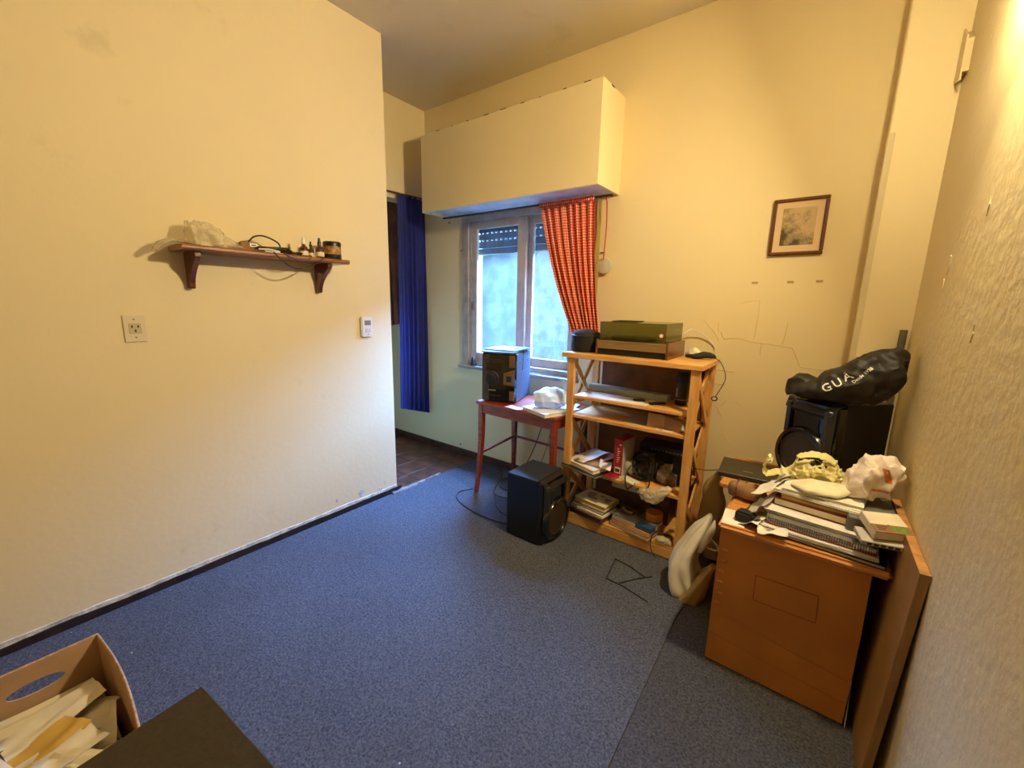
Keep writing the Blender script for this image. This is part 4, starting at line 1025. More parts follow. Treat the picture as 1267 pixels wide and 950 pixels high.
# ---- on top of the bookcase
BT = 1.074
t = thing('round_case', 'round soft black zip case beside the turntable', 'case', (-1.150, 2.275, BT))
rings = bagrings([(-1.150, 2.275, BT+0.001), (-1.150, 2.275, BT+0.03), (-1.150, 2.275, BT+0.09), (-1.150, 2.275, BT+0.118), (-1.150, 2.275, BT+0.132)],
                 [(0.078, 0.078), (0.086, 0.086), (0.085, 0.085), (0.074, 0.074), (0.03, 0.03)], amp=0.05, freq=14, seed=3, upv=(0, 1, 0), n=40)
MB().loft(rings).build('body', m_blackfab2, t, smooth=True)
MB().tube([(-1.150+0.0875*math.cos(a*PI/18), 2.275+0.0875*math.sin(a*PI/18), BT+0.098) for a in range(37)], 0.003, 6, 0).build('zip', m_darkgrey, t)

t = thing('turntable', 'record player with bronze front and smoked lid on the bookcase', 'turntable', (-0.843, 2.36, BT))
qx0, qx1, qy0, qy1 = -1.042, -0.645, 2.195, 2.505
bx('plinth', m_blackm, qx0+0.006, qx1-0.006, qy0+0.010, qy1, BT+0.002, BT+0.040, t, bevel=0.002)
bx('deck', m_bronze, qx0+0.006, qx1-0.006, qy0+0.004, qy1, BT+0.040, BT+0.080, t, bevel=0.003)
bx('front_panel', mat('bronze_front', (150, 118, 70), 0.35, metal=0.35), qx0+0.004, qx1-0.004, qy0-0.002, qy0+0.004, BT+0.036, BT+0.082, t, bevel=0.002)
bx('front_line', m_silver, qx0+0.004, qx1-0.004, qy0-0.0035, qy0-0.0015, BT+0.076, BT+0.080, t)
bx('front_line', m_silver, qx0+0.004, qx1-0.004, qy0-0.0035, qy0-0.0015, BT+0.037, BT+0.041, t)
bx('brand_plate', m_silver, qx0+0.06, qx0+0.10, qy0-0.003, qy0-0.0015, BT+0.056, BT+0.061, t)
bx('brand_plate', m_silver, qx1-0.075, qx1-0.06, qy0-0.003, qy0-0.0015, BT+0.053, BT+0.059, t)
for x0 in (qx0-0.004, qx1-0.006):
    bx('cheek', m_frame, x0, x0+0.010, qy0-0.004, qy1+0.004, BT+0.002, BT+0.088, t, bevel=0.001)
Mp = Matrix.Translation((-0.885, 2.35, BT+0.080))
o = MB().lathe([(0.125, 0), (0.128, 0.004), (0.128, 0.014), (0.122, 0.018), (0.006, 0.018)], 48, Mp).build('platter', m_black, t, smooth=True)
MB().lathe([(0.0035, 0.018), (0.003, 0.030)], 10, Mp).build('spindle', m_chrome, o)
MB().tube([(-0.70, 2.45, BT+0.105), (-0.71, 2.38, BT+0.112), (-0.75, 2.29, BT+0.108), (-0.77, 2.26, BT+0.102)], 0.004, 8).build('tonearm', m_chrome, t, smooth=True)
lx0, lx1, ly0, ly1, lz0, lz1, lt = qx0+0.012, qx1-0.014, qy0+0.006, qy1-0.004, BT+0.083, BT+0.186, 0.003
lid = MB().box(lx0, lx1, ly0, ly0+lt, lz0, lz1).box(lx0, lx1, ly1-lt, ly1, lz0, lz1).box(lx0, lx0+lt, ly0+lt, ly1-lt, lz0, lz1).box(lx1-lt, lx1, ly0+lt, ly1-lt, lz0, lz1).box(lx0+lt, lx1-lt, ly0+lt, ly1-lt, lz1-lt, lz1).build('lid', m_smoke, t)
Ms = Matrix.Translation((lx1-0.024, ly0-0.0004, BT+0.125)) @ Matrix.Rotation(R(90), 4, 'X')
MB().lathe([(0.0125, 0), (0.0125, 0.0006)], 24, Ms).build('sticker', m_redcord, lid)
MB().lathe([(0.009, 0.0004), (0.009, 0.0009)], 24, Ms).build('sticker_centre', m_white, lid)
o = sheet('record_sleeve', m_blackfab2, (-0.93, 2.36, lz1+0.0005), 0.14, 0.16, R(4), (0, 0), 0.0, 0.003); tag(o, 'thin dark sleeve lying on the turntable lid', 'sleeve')

o = bag('tissue', m_clothcream, [(-0.61, 2.46, BT+0.022), (-0.575, 2.45, BT+0.028), (-0.535, 2.45, BT+0.02)], [(0.02, 0.015), (0.035, 0.026), (0.015, 0.012)], amp=0.5, freq=30, seed=2, floor=BT+0.0005, n=30)
tag(o, 'crumpled white tissue on the right of the bookcase top', 'tissue')
t = thing('power_adapter', 'black power lead lying on the bookcase corner with cord hanging down', 'adapter', (-0.52, 2.40, BT))
rings = bagrings([(-0.60, 2.40, BT+0.012), (-0.555, 2.385, BT+0.014), (-0.51, 2.40, BT+0.024), (-0.47, 2.41, BT+0.020), (-0.452, 2.41, BT+0.012)], [(0.010, 0.008), (0.016, 0.013), (0.022, 0.018), (0.018, 0.014), (0.006, 0.006)], amp=0.3, freq=25, seed=9, floor=BT+0.0005)
MB().loft(rings).build('body', m_blackm, t, smooth=True)
MB().tube([(-0.455, 2.41, BT+0.012), (-0.425, 2.41, BT-0.01), (-0.40, 2.41, BT-0.06), (-0.395, 2.41, BT-0.10), (-0.412, 2.41, BT-0.15), (-0.432, 2.41, BT-0.195)], 0.0022, 6).build('cord', m_cable, t)
MB().tube(coil((-0.437, 2.41, BT-0.208), 0.014, 3, 0.8, 0.5, 3, tilt=Matrix.Rotation(R(80), 3, 'X')), 0.0024, 6, 3).build('knot', m_cable, t)
cable('cable', 'pale cable curving from the turntable to the wall', m_cablew, [(-0.655, 2.50, BT+0.12), (-0.62, 2.54, BT+0.15), (-0.56, 2.575, BT+0.12), (-0.51, 2.59, BT+0.07), (-0.495, 2.592, BT+0.04)], 0.0035)

# ---- bookcase, loose upper shelf
Z1, Z2, Z3, Z4 = 0.822, 0.705, 0.372, 0.075
o = sheet('paper_sheet', m_paper2, (-0.93, 2.24, Z1+0.0005), 0.42, 0.15, R(-1), (0, 0), 0.001, 0.0015); tag(o, 'long cream sheet lining the loose upper bookcase shelf', 'paper')
o = bx('long_box', m_greybox, -0.25, 0.25, -0.026, 0.026, 0, 0.040, None, bevel=0.003, local=True); o.location = (-0.905, 2.365, Z1); o.rotation_euler = (0, 0, R(-3)); MW[o.name] = Matrix.Translation(o.location) @ Matrix.Rotation(R(-3), 4, 'Z')
tag(o, 'long pale grey green box at the back of the upper shelf', 'box')
t = thing('remote_control', 'small black remote control lying on the cream sheet', 'remote', (-0.795, 2.262, Z1+0.003), R(25))
bx('body', m_black, -0.032, 0.032, -0.010, 0.010, 0, 0.008, t, bevel=0.002, local=True)
for k in range(5): bx('button', m_darkgrey, -0.024+0.011*k, -0.018+0.011*k, -0.004, 0.004, 0.0078, 0.0092, t, local=True)
t = thing('phone', 'black phone propped near the spray can on the upper shelf', 'phone', (-0.69, 2.255, Z1+0.0005), R(55))
bx('body', m_black, -0.05, 0.05, -0.014, 0.014, 0, 0.010, t, bevel=0.003, local=True)
bx('screen', m_gloss, -0.042, 0.042, -0.011, 0.011, 0.0098, 0.0106, t, local=True)
t = thing('spray_can', 'tall black can with ribbed cap on the upper shelf', 'can', (-0.588, 2.335, Z1))
Mc = Matrix.Translation((-0.588, 2.335, Z1+0.0005))
MB().lathe([(0.030, 0), (0.032, 0.003), (0.032, 0.115), (0.029, 0.122)], 28, Mc).build('body', m_black, t, smooth=True)
MB().lathe([(0.0305, 0.122), (0.0305, 0.170), (0.028, 0.175), (0.004, 0.176)], 28, Mc).build('cap', m_blackm, t, smooth=True)
MB().lathe([(0.0322, 0.030), (0.0322, 0.033)], 28, Mc).build('band', m_silver, t, smooth=True)
bx('print', m_silver, -0.610, -0.602, 2.3055, 2.3068, Z1+0.045, Z1+0.095, t)
# ---- second shelf
t = thing('folded_card', 'folded tan cardboard piece on the second bookcase shelf', 'cardboard', (-0.62, 2.22, Z2))
MB().add([(-0.715, 2.19, Z2+0.001), (-0.63, 2.21, Z2+0.001), (-0.63, 2.21, Z2+0.072), (-0.712, 2.19, Z2+0.080), (-0.712, 2.193, Z2+0.001), (-0.63, 2.213, Z2+0.001), (-0.63, 2.213, Z2+0.072), (-0.712, 2.193, Z2+0.080)],
         [(0,1,2,3), (4,7,6,5), (0,4,5,1), (1,5,6,2), (2,6,7,3), (3,7,4,0)]).build('flap', m_card2, t)
MB().add([(-0.63, 2.21, Z2+0.001), (-0.535, 2.18, Z2+0.001), (-0.53, 2.18, Z2+0.062), (-0.63, 2.21, Z2+0.072), (-0.63, 2.213, Z2+0.001), (-0.535, 2.183, Z2+0.001), (-0.53, 2.183, Z2+0.062), (-0.63, 2.213, Z2+0.072)],
         [(0,1,2,3), (4,7,6,5), (0,4,5,1), (1,5,6,2), (2,6,7,3), (3,7,4,0)]).build('flap', m_brownp, t)
for k, (x, y, w_, d_, rz) in enumerate(((-0.60, 2.172, 0.05, 0.022, 10), (-0.645, 2.168, 0.03, 0.02, -30))):
    o = sheet('paper_scrap', m_paper, (x, y, Z2+0.0008), w_, d_, R(rz), (0, 0), 0.003, 0.001, seed=k); tag(o, ('crumpled white scrap at the second shelf front' if k == 0 else 'tiny white scrap left of the larger one on the second shelf'), 'paper scrap')
o = sheet('paper_sheet', m_paper3, (-0.70, 2.30, Z2+0.0005), 0.30, 0.20, R(12), (0, 0), 0.002, 0.002, seed=5); tag(o, 'grey sheet lying flat on the second bookcase shelf', 'paper')

# ---- third shelf
book('folder', 'black folder sticking out at the bottom of the third shelf pile', (-1.045, 2.225, Z3), 0.27, 0.25, 0.014, R(-14), m_black, m_paper2, 'folder')
book('paper_pad', 'thick cream paper pad above the black folder', (-1.045, 2.235, Z3+0.0145), 0.23, 0.22, 0.022, R(-18), m_paper2, m_paper2, 'pad')
book('booklet', 'thin tan booklet in the third shelf paper pile', (-1.02, 2.25, Z3+0.037), 0.21, 0.19, 0.010, R(-6), m_brownp, m_paper2, 'booklet')
o = sheet('paper_sheet', m_paper, (-1.075, 2.255, Z3+0.058), 0.13, 0.20, R(-24), (R(10), R(-6)), 0.006, 0.0015, seed=3, rough=0.006); tag(o, 'bright white sheet on top of the third shelf paper pile', 'paper')
o = sheet('envelope', m_orange, (-0.985, 2.285, Z3+0.060), 0.10, 0.13, R(-30), (R(12), R(-4)), 0.003, 0.002, seed=4); tag(o, 'orange brown envelope next to the bright white sheet', 'envelope')
book('booklet', 'red booklet lying flat in front of the red box', (-0.905, 2.185, Z3), 0.11, 0.09, 0.010, R(-18), m_red, m_paper, 'booklet')
o = sheet('leaflet', m_paper2, (-0.945, 2.20, Z3+0.045), 0.07, 0.10, R(20), (R(6), R(14)), 0.008, 0.0015, seed=8, rough=0.01); tag(o, 'crumpled pinkish leaflet between the envelope and the red box', 'leaflet')
t = thing('red_box', 'upright dark red box with white label on the third shelf', 'box', (-0.862, 2.27, Z3), R(-6))
bx('body', m_red, -0.028, 0.028, -0.07, 0.07, 0.0, 0.222, t, bevel=0.002, local=True)
bx('side_panel', m_paper3, 0.0275, 0.0292, -0.068, 0.068, 0.004, 0.218, t, local=True)
bx('label', m_paper, -0.016, 0.020, -0.0712, -0.0698, 0.018, 0.055, t, local=True)
bx('label_print', m_ink, -0.012, 0.016, -0.0718, -0.0710, 0.026, 0.046, t, local=True)
for k in range(7): bx('text_line', m_paper2, -0.006, 0.004+0.004*(k % 3), -0.0708, -0.0698, 0.085+0.013*k, 0.090+0.013*k, t, local=True)
bx('emblem', m_paper2, 0.006, 0.018, -0.0708, -0.0698, 0.188, 0.196, t, local=True)
o = bag('plastic_bag', m_film, [(-0.815, 2.23, Z3+0.03), (-0.80, 2.25, Z3+0.05), (-0.79, 2.30, Z3+0.03)], [(0.02, 0.02), (0.03, 0.05), (0.02, 0.02)], amp=0.4, freq=20, seed=11, floor=Z3+0.0006); tag(o, 'clear crinkled bag between the red box and the cable coil', 'plastic bag')
tl_ = Matrix.Rotation(R(62), 3, 'X') @ Matrix.Rotation(R(15), 3, 'Y')
t = thing('cable_coil', 'big coil of shiny black cable on the third shelf', 'cable', (-0.735, 2.25, Z3))
PC = []
for k in range(150):
    a = 2*PI*k/10; q = k/10; r_ = 0.060*(1+0.45*noise.noise(Vector((q*0.9, 7, 1))))
    Mt = Matrix.Rotation(R(62)+0.9*noise.noise(Vector((q*0.25, 3, 0))), 3, 'X') @ Matrix.Rotation(1.1*noise.noise(Vector((q*0.22, 9, 4))), 3, 'Y')
    p = Vector((-0.735, 2.262, Z3+0.082)) + Mt @ Vector((r_*math.cos(a), r_*1.1*math.sin(a), 0.02*noise.noise(Vector((q, 2, 2)))))
    PC.append(Vector((p.x, min(p.y, 2.36), max(p.z, Z3+0.006))))
PD = [Vector((-0.735+(p.x+0.735)*0.75+0.02*math.sin(i*0.13), min(2.262+(p.y-2.262)*0.8+0.012*math.cos(i*0.21), 2.36), max(Z3+0.006, Z3+0.065+(p.z-Z3-0.082)*0.8+0.012*math.sin(i*0.17)))) for i, p in enumerate(PC)]
PD = PD[7:]
MB().tube(PD, 0.0052, 6, 2).build('inner_loops', m_cable, t, smooth=True)
MB().tube(PC, 0.0058, 6, 3).build('loops', m_gloss, t, smooth=True)
MB().tube([(-0.795, 2.22, Z3+0.08), (-0.80, 2.165, Z3+0.05), (-0.795, 2.142, Z3+0.012), (-0.78, 2.138, Z3-0.03), (-0.765, 2.14, Z3-0.02), (-0.74, 2.15, Z3+0.008)], 0.004, 6).build('loose_end', m_cable, t, smooth=True)
MB().tube([(-0.69, 2.21, Z3+0.05), (-0.665, 2.16, Z3+0.03), (-0.672, 2.142, Z3-0.01), (-0.70, 2.138, Z3-0.045), (-0.72, 2.141, Z3-0.01)], 0.004, 6).build('loose_end', m_cable, t, smooth=True)
bx('white_box', m_paper3, -0.80, -0.53, 2.39, 2.495, Z3, Z3+0.125, bevel=0.002); tag(bpy.data.objects['white_box'], 'pale carton at the back right of the third shelf', 'box')
t = thing('black_book', 'black boxed book with grey title lying on the pale carton', 'book', (-0.66, 2.43, Z3+0.125))
bx('cover', m_black, -0.81, -0.515, 2.375, 2.495, Z3+0.1255, Z3+0.178, t, bevel=0.002)
for k in range(9): bx('title_mark', m_greycov, -0.74+0.021*k, -0.726+0.021*k, 2.3742, 2.3752, Z3+0.146, Z3+0.156, t)
o = bx('black_tray', m_black, -0.085, 0.085, -0.04, 0.04, 0, 0.012, None, bevel=0.003, local=True); o.location = (-0.615, 2.33, Z3+0.112); o.rotation_euler = (R(20), R(14), R(-8)); tag(o, 'black flat tray tilted against the pale carton', 'tray')
o = bag('plastic_bag', mat('grey_brown_bag', (132, 112, 84), 0.4, var=0.25, vscale=18, bump=0.3, bscale=40), [(-0.66, 2.28, Z3+0.03), (-0.61, 2.28, Z3+0.05), (-0.55, 2.28, Z3+0.05)], [(0.03, 0.03), (0.06, 0.055), (0.03, 0.05)], amp=0.35, freq=16, seed=14, floor=Z3+0.0006, n=32, ridged=True); tag(o, 'grey brown plastic bag under the tilted black tray', 'plastic bag')
o = bag('plastic_wrap', m_foil, [(-0.715, 2.150, Z3-0.035), (-0.67, 2.128, Z3-0.030), (-0.62, 2.128, Z3-0.022), (-0.575, 2.150, Z3+0.012), (-0.56, 2.19, Z3+0.015)], [(0.012, 0.014), (0.018, 0.034), (0.018, 0.036), (0.018, 0.022), (0.012, 0.010)], amp=0.5, freq=32, seed=15, n=40, per=8, ridged=True); tag(o, 'shiny crinkled wrap drooping over the third shelf edge', 'plastic wrap')
o = bx('tan_card', m_paper2, -0.06, 0.06, -0.03, 0.03, 0, 0.006, None, local=True); o.location = (-0.79, 2.185, Z3+0.0005); o.rotation_euler = (0, 0, R(-25)); tag(o, 'small tan card beneath the black cable coil', 'card')
o = sheet('dark_sleeve', m_blackfab2, (-0.525, 2.25, Z3+0.09), 0.17, 0.10, R(90), (0, R(80)), 0.003, 0.004); tag(o, 'dark sleeve standing against the right bookcase post', 'sleeve')

# ---- bottom shelf
book('leather_case', 'brown leather case under the books on the bottom shelf', (-1.02, 2.235, Z4), 0.235, 0.19, 0.032, R(-8), m_leather, m_leather, 'case')
book('magazine', 'white edged magazine above the brown leather case', (-1.015, 2.240, Z4+0.0325), 0.235, 0.17, 0.012, R(-10), m_paper, m_paper2, 'magazine')
book('book', 'grey brown book under the cream printed book', (-1.02, 2.25, Z4+0.045), 0.22, 0.17, 0.022, R(-6), m_greycov, m_paper2, 'book')
t = book('book', 'cream book with dark printing on its cover on the bottom shelf', (-1.01, 2.255, Z4+0.0675), 0.22, 0.16, 0.028, R(-8), m_paper2, m_yellowp, 'book')
for (x, y, w_, d_) in ((-0.05, 0.035, 0.05, 0.010), (-0.045, 0.010, 0.06, 0.010), (-0.02, -0.015, 0.07, 0.012), (0.07, 0.02, 0.04, 0.014), (0.075, -0.005, 0.03, 0.010), (0.02, 0.04, 0.03, 0.008)):
    bx('cover_print', m_ink, x-w_/2, x+w_/2, y-d_/2, y+d_/2, 0.0279, 0.0285, t, local=True)
book('book', 'tan paperback at the bottom of the middle stack', (-0.745, 2.225, Z4), 0.25, 0.16, 0.022, R(-10), m_brownp, m_paper2, 'book')
book('book', 'second tan paperback in the middle stack', (-0.74, 2.23, Z4+0.0225), 0.245, 0.155, 0.018, R(-12), m_card, m_paper2, 'book')
t = book('book', 'grey book with blue lower half on the middle stack', (-0.74, 2.235, Z4+0.041), 0.25, 0.15, 0.026, R(-9), m_greycov, m_paper, 'book')
bx('blue_panel', m_bluecov, 0.03, 0.1255, -0.0758, -0.02, -0.0005, 0.0268, t, local=True)
o = bx('pen_box', m_leather, -0.07, 0.07, -0.02, 0.02, 0, 0.022, None, bevel=0.003, local=True); o.location = (-0.80, 2.285, Z4+0.0675); o.rotation_euler = (0, 0, R(-18)); tag(o, 'small brown pencil box on the middle book stack', 'box')
o = MB().tube([(-0.84, 2.27, Z4+0.078), (-0.81, 2.24, Z4+0.079), (-0.77, 2.235, Z4+0.078)], 0.009, 8).build('marker_pen', m_silver); tag(o, 'silver marker pen lying on the middle book stack', 'pen')
t = thing('tape_roll', 'orange brown tape roll on the bottom shelf', 'tape roll', (-0.655, 2.30, Z4+0.0675))
MB().lathe([(0.026, 0), (0.045, 0.0), (0.047, 0.003), (0.047, 0.042), (0.045, 0.045), (0.026, 0.045)], 32, Matrix.Translation((-0.655, 2.27, Z4+0.0675))).build('tape', mat('brown_tape', (190, 120, 50), 0.35), t, smooth=True)
bx('stack_box', m_leather, -0.92, -0.60, 2.36, 2.495, Z4, Z4+0.19, bevel=0.003); tag(bpy.data.objects['stack_box'], 'dark brown box at the back of the bottom shelf', 'box')
t = thing('flat_box', 'flat grey box with a seam lying under the third shelf', 'box', (-0.80, 2.38, Z4+0.19))
bx('body', m_paper3, -0.925, -0.685, 2.275, 2.49, Z4+0.1905, Z4+0.228, t, bevel=0.002)
bx('seam', m_ink, -0.774, -0.772, 2.2742, 2.2752, Z4+0.1905, Z4+0.228, t)
cable('cable_coil', 'tangle of pale wires at the right of the bottom shelf', m_cableb, coil((-0.565, 2.19, Z4+0.025), 0.038, 6, 0.9, 0.45, 21), 0.0022, smooth=3)
o = bag('plastic_wrap', m_foil, [(-0.60, 2.165, Z4+0.018), (-0.56, 2.16, Z4+0.02), (-0.52, 2.17, Z4+0.012)], [(0.015, 0.012), (0.022, 0.018), (0.012, 0.010)], amp=0.5, freq=30, seed=25, floor=Z4+0.0005, ridged=True); tag(o, 'crumpled clear wrap on the bottom shelf front', 'plastic wrap')
o = bx('yellow_pack', m_yellowp, -0.035, 0.035, -0.025, 0.025, 0, 0.03, None, bevel=0.004, local=True); o.location = (-0.54, 2.26, Z4); o.rotation_euler = (0, 0, R(-25)); tag(o, 'small yellow packet at the right end of the bottom shelf', 'packet')
cable('cable', 'black wire hanging over the bottom shelf rail', m_cable, [(-0.60, 2.20, Z4+0.05), (-0.615, 2.155, Z4+0.045), (-0.622, 2.138, Z4+0.02), (-0.62, 2.132, Z4-0.03), (-0.60, 2.128, 0.012), (-0.58, 2.12, 0.004)], 0.0026)

# ---- floor: wires, tote bag
cable('wire', 'bent black wire lying on the carpet in front of the bookcase', m_cable, [(-0.545, 1.945, 0.003), (-0.66, 1.793, 0.003), (-0.527, 1.764, 0.003), (-0.46, 1.70, 0.003)][:1]+[(-0.60, 1.88, 0.003), (-0.655, 1.795, 0.003)], 0.0028, 'wire', 0)
cable('wire', 'angular black wire crossing the bent one on the carpet', m_cable, [(-0.565, 1.915, 0.0045), (-0.66, 1.955, 0.004), (-0.752, 1.970, 0.003), (-0.735, 1.87, 0.003), (-0.722, 1.788, 0.003), (-0.64, 1.785, 0.003), (-0.56, 1.766, 0.003), (-0.50, 1.75, 0.003)], 0.0028, 'wire', 0)
t = thing('tote_bag', 'slumped white canvas tote bag between bookcase and desk', 'bag', (-0.38, 1.98, 0))
def folded(rings, amp, n1, seed):
    out = []
    for i, r in enumerate(rings):
        c = sum(r, Vector())/len(r); o_ = []
        for k, v in enumerate(r):
            a_ = 2*PI*k/len(r); z_ = v.z*5
            w_ = 0.6*math.sin(n1*a_+1.2*math.sin(z_+seed))+0.4*(1-2*abs(noise.noise(Vector((math.cos(a_)*2.6, math.sin(a_)*2.6, z_*0.7+seed)))))
            o_.append(c+(v-c)*(1+amp*w_))
        out.append(o_)
    return out
rings = bagrings([(-0.385, 2.00, 0.003), (-0.395, 1.99, 0.03), (-0.412, 1.98, 0.10), (-0.405, 1.985, 0.18), (-0.370, 2.005, 0.28), (-0.338, 2.02, 0.350), (-0.325, 2.025, 0.385)],
                 [(0.052, 0.085), (0.064, 0.105), (0.060, 0.100), (0.048, 0.085), (0.036, 0.062), (0.018, 0.042), (0.008, 0.022)], amp=0.12, freq=8, seed=31, upv=(0, 1, 0), n=72, per=10)
MB().loft(folded(rings, 0.22, 5, 2.0)).build('body', m_canvas, t, smooth=True)
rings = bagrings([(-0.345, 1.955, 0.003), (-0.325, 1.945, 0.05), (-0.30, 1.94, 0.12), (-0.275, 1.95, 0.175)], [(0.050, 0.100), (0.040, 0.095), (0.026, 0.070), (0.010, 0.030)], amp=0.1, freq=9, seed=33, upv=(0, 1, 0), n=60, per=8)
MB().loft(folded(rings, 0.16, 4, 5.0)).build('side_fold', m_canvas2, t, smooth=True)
rings = bagrings([(-0.345, 1.965, 0.215), (-0.325, 1.975, 0.27), (-0.305, 1.99, 0.34), (-0.30, 2.0, 0.375)], [(0.012, 0.016), (0.016, 0.030), (0.012, 0.026), (0.004, 0.010)], amp=0.4, freq=14, seed=37, upv=(0, 1, 0), n=32, per=8)
MB().loft(rings).build('turned_edge', m_canvas, t, smooth=True)
MB().tube([(-0.325, 1.995, 0.30), (-0.30, 1.985, 0.285), (-0.275, 1.98, 0.265), (-0.27, 1.98, 0.245), (-0.29, 1.98, 0.238), (-0.325, 1.975, 0.245), (-0.345, 1.972, 0.255)], 0.0035, 8).build('cord_handle', m_cablew, t, smooth=True)
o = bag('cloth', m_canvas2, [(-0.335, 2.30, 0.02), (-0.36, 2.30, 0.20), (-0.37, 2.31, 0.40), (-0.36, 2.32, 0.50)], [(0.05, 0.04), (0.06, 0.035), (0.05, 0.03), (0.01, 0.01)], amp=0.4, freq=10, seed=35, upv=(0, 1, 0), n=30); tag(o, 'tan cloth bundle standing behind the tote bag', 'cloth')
for k, (lb, pts) in enumerate((('black cable loop on the carpet behind the table leg', [(-1.80, 2.20, 0.004), (-1.70, 2.10, 0.004), (-1.62, 2.02, 0.004), (-1.52, 1.97, 0.004), (-1.42, 1.98, 0.004)]),
                               ('cable hanging down the wall behind the side table', [(-1.62, 2.56, 0.66), (-1.63, 2.565, 0.45), (-1.70, 2.55, 0.22), (-1.78, 2.48, 0.02), (-1.86, 2.40, 0.004), (-1.80, 2.28, 0.004), (-1.70, 2.25, 0.004)]),
                               ('thin cable running from the window sill to the floor', [(-1.56, 2.57, 0.66), (-1.56, 2.575, 0.40), (-1.62, 2.56, 0.16), (-1.70, 2.50, 0.01), (-1.66, 2.38, 0.004)]),
                               ('black cable curving around the table leg foot', [(-1.93, 2.12, 0.004), (-1.97, 2.02, 0.004), (-1.90, 1.93, 0.004), (-1.70, 1.87, 0.004), (-1.50, 1.87, 0.004), (-1.41, 1.90, 0.004)]),
                               ('tangled cable rising beside the left table legs', [(-1.98, 2.50, 0.004), (-1.93, 2.44, 0.05), (-1.87, 2.38, 0.10), (-1.82, 2.33, 0.06), (-1.80, 2.22, 0.004), (-1.72, 2.14, 0.01), (-1.62, 2.16, 0.004), (-1.50, 2.12, 0.004), (-1.42, 2.06, 0.004)]))):
    cable('cable', lb, m_cable, pts, 0.0035 if k != 2 else 0.0022)

# ---- things on the desk
DZ = STZ
book('folder', 'black folder at the very bottom of the desk paper stack', (0.085, 1.755, DZ), 0.335, 0.30, 0.014, R(-5), m_black, m_paper3, 'folder')
def papers(label, loc, w, d, n, rz, m, group='loose sheets in the desk paper stack', seed=0, th=0.0016, curl=0.004, tilt=(0, 0)):
    """small sheaf: one thing, each sheet a part"""
    t = thing('paper_sheaf', label, 'papers', loc, rz, group)
    for k in range(n):
        sheet('sheet', m, (random.uniform(-0.006, 0.006), random.uniform(-0.006, 0.006), k*(th+0.0004)), w, d, R(random.uniform(-2.5, 2.5)), tilt, curl, th, t, seed=seed, local=True)
    return t
papers('torn white sheaf just above the black folder on the desk', (0.065, 1.745, DZ+0.0145), 0.315, 0.28, 7, R(-4), m_paper, seed=1, curl=0.002)
# spiral notebook
t = thing('spiral_notebook', 'red backed spiral notebook in the desk paper stack', 'notebook', (0.075, 1.742, DZ+0.030), R(-5))
bx('cover', m_red, -0.15, 0.15, -0.125, 0.115, 0.0, 0.004, t, local=True, bevel=0.001)
bx('page_block', m_paper3, -0.148, 0.148, -0.110, 0.112, 0.0042, 0.022, t, local=True)
bx('cover', m_greycov, -0.15, 0.15, -0.125, 0.115, 0.0222, 0.0255, t, local=True, bevel=0.001)
ring = None
for k in range(44):
    x = -0.143+0.0066*k
    if ring is None:
        P = [(0, -0.119+0.0095*math.cos(a*2*PI/10), 0.0128+0.0135*math.sin(a*2*PI/10)) for a in range(11)]
        ring = MB().tube(P, 0.0011, 4, 0).build('coil_ring', m_chrome, t, local=True); ring.location = (x, 0, 0)
    else:
        o = bpy.data.objects.new('coil_ring', ring.data); C.objects.link(o); o.parent = t; o.location = (x, 0, 0)
papers('long white sheaf covering the spiral notebook on the desk', (0.085, 1.775, DZ+0.0565), 0.33, 0.25, 6, R(-7), m_paper, seed=2, curl=0.002)
book('book', 'thick maroon book in the middle of the desk stack', (0.055, 1.80, DZ+0.0705), 0.235, 0.20, 0.028, R(-8), m_maroon, m_paper2, 'book')
book('book', 'brown paper covered book above the maroon one', (0.065, 1.80, DZ+0.099), 0.225, 0.19, 0.016, R(-5), m_brownp, m_yellowp, 'book')
papers('white sheaf with dark lines near the top of the desk stack', (0.055, 1.805, DZ+0.1155), 0.25, 0.19, 5, R(-9), m_paper, seed=3, curl=0.002)
book('magazine', 'pinkish magazine on top of the desk paper stack', (0.065, 1.81, DZ+0.127), 0.23, 0.18, 0.010, R(-3), m_paper, m_paper2, 'magazine')
# loose curled sheets to the left of the stack
for k, (lb, m, lc, w_, d_, rz, tl2, cu) in enumerate((
        ('grey curled sheet leaning on the left of the desk stack', m_paper3, (-0.105, 1.735, DZ+0.055), 0.10, 0.17, -14, (6, -48), 0.012),
        ('white curled sheet bent over the left stack edge', m_paper, (-0.085, 1.80, DZ+0.105), 0.10, 0.14, -18, (10, -34), 0.014),
        ('upright white page corner at the upper left of the stack', m_paper, (-0.055, 1.86, DZ+0.135), 0.07, 0.10, -24, (16, -40), 0.010),
        ('creased tan sheet lying low at the left of the stack', m_paper2, (-0.115, 1.66, DZ+0.020), 0.07, 0.12, -20, (4, -24), 0.008),
        ('small white note at the desk front edge', m_paper, (-0.060, 1.615, DZ+0.018), 0.09, 0.07, 6, (6, -10), 0.006))):
    o = sheet('paper_sheet', m, lc, w_, d_, R(rz), (R(tl2[0]), R(tl2[1])), cu, 0.0015, seed=k*2.1, rough=0.012); tag(o, lb, 'paper', 'curled sheets beside the desk stack')
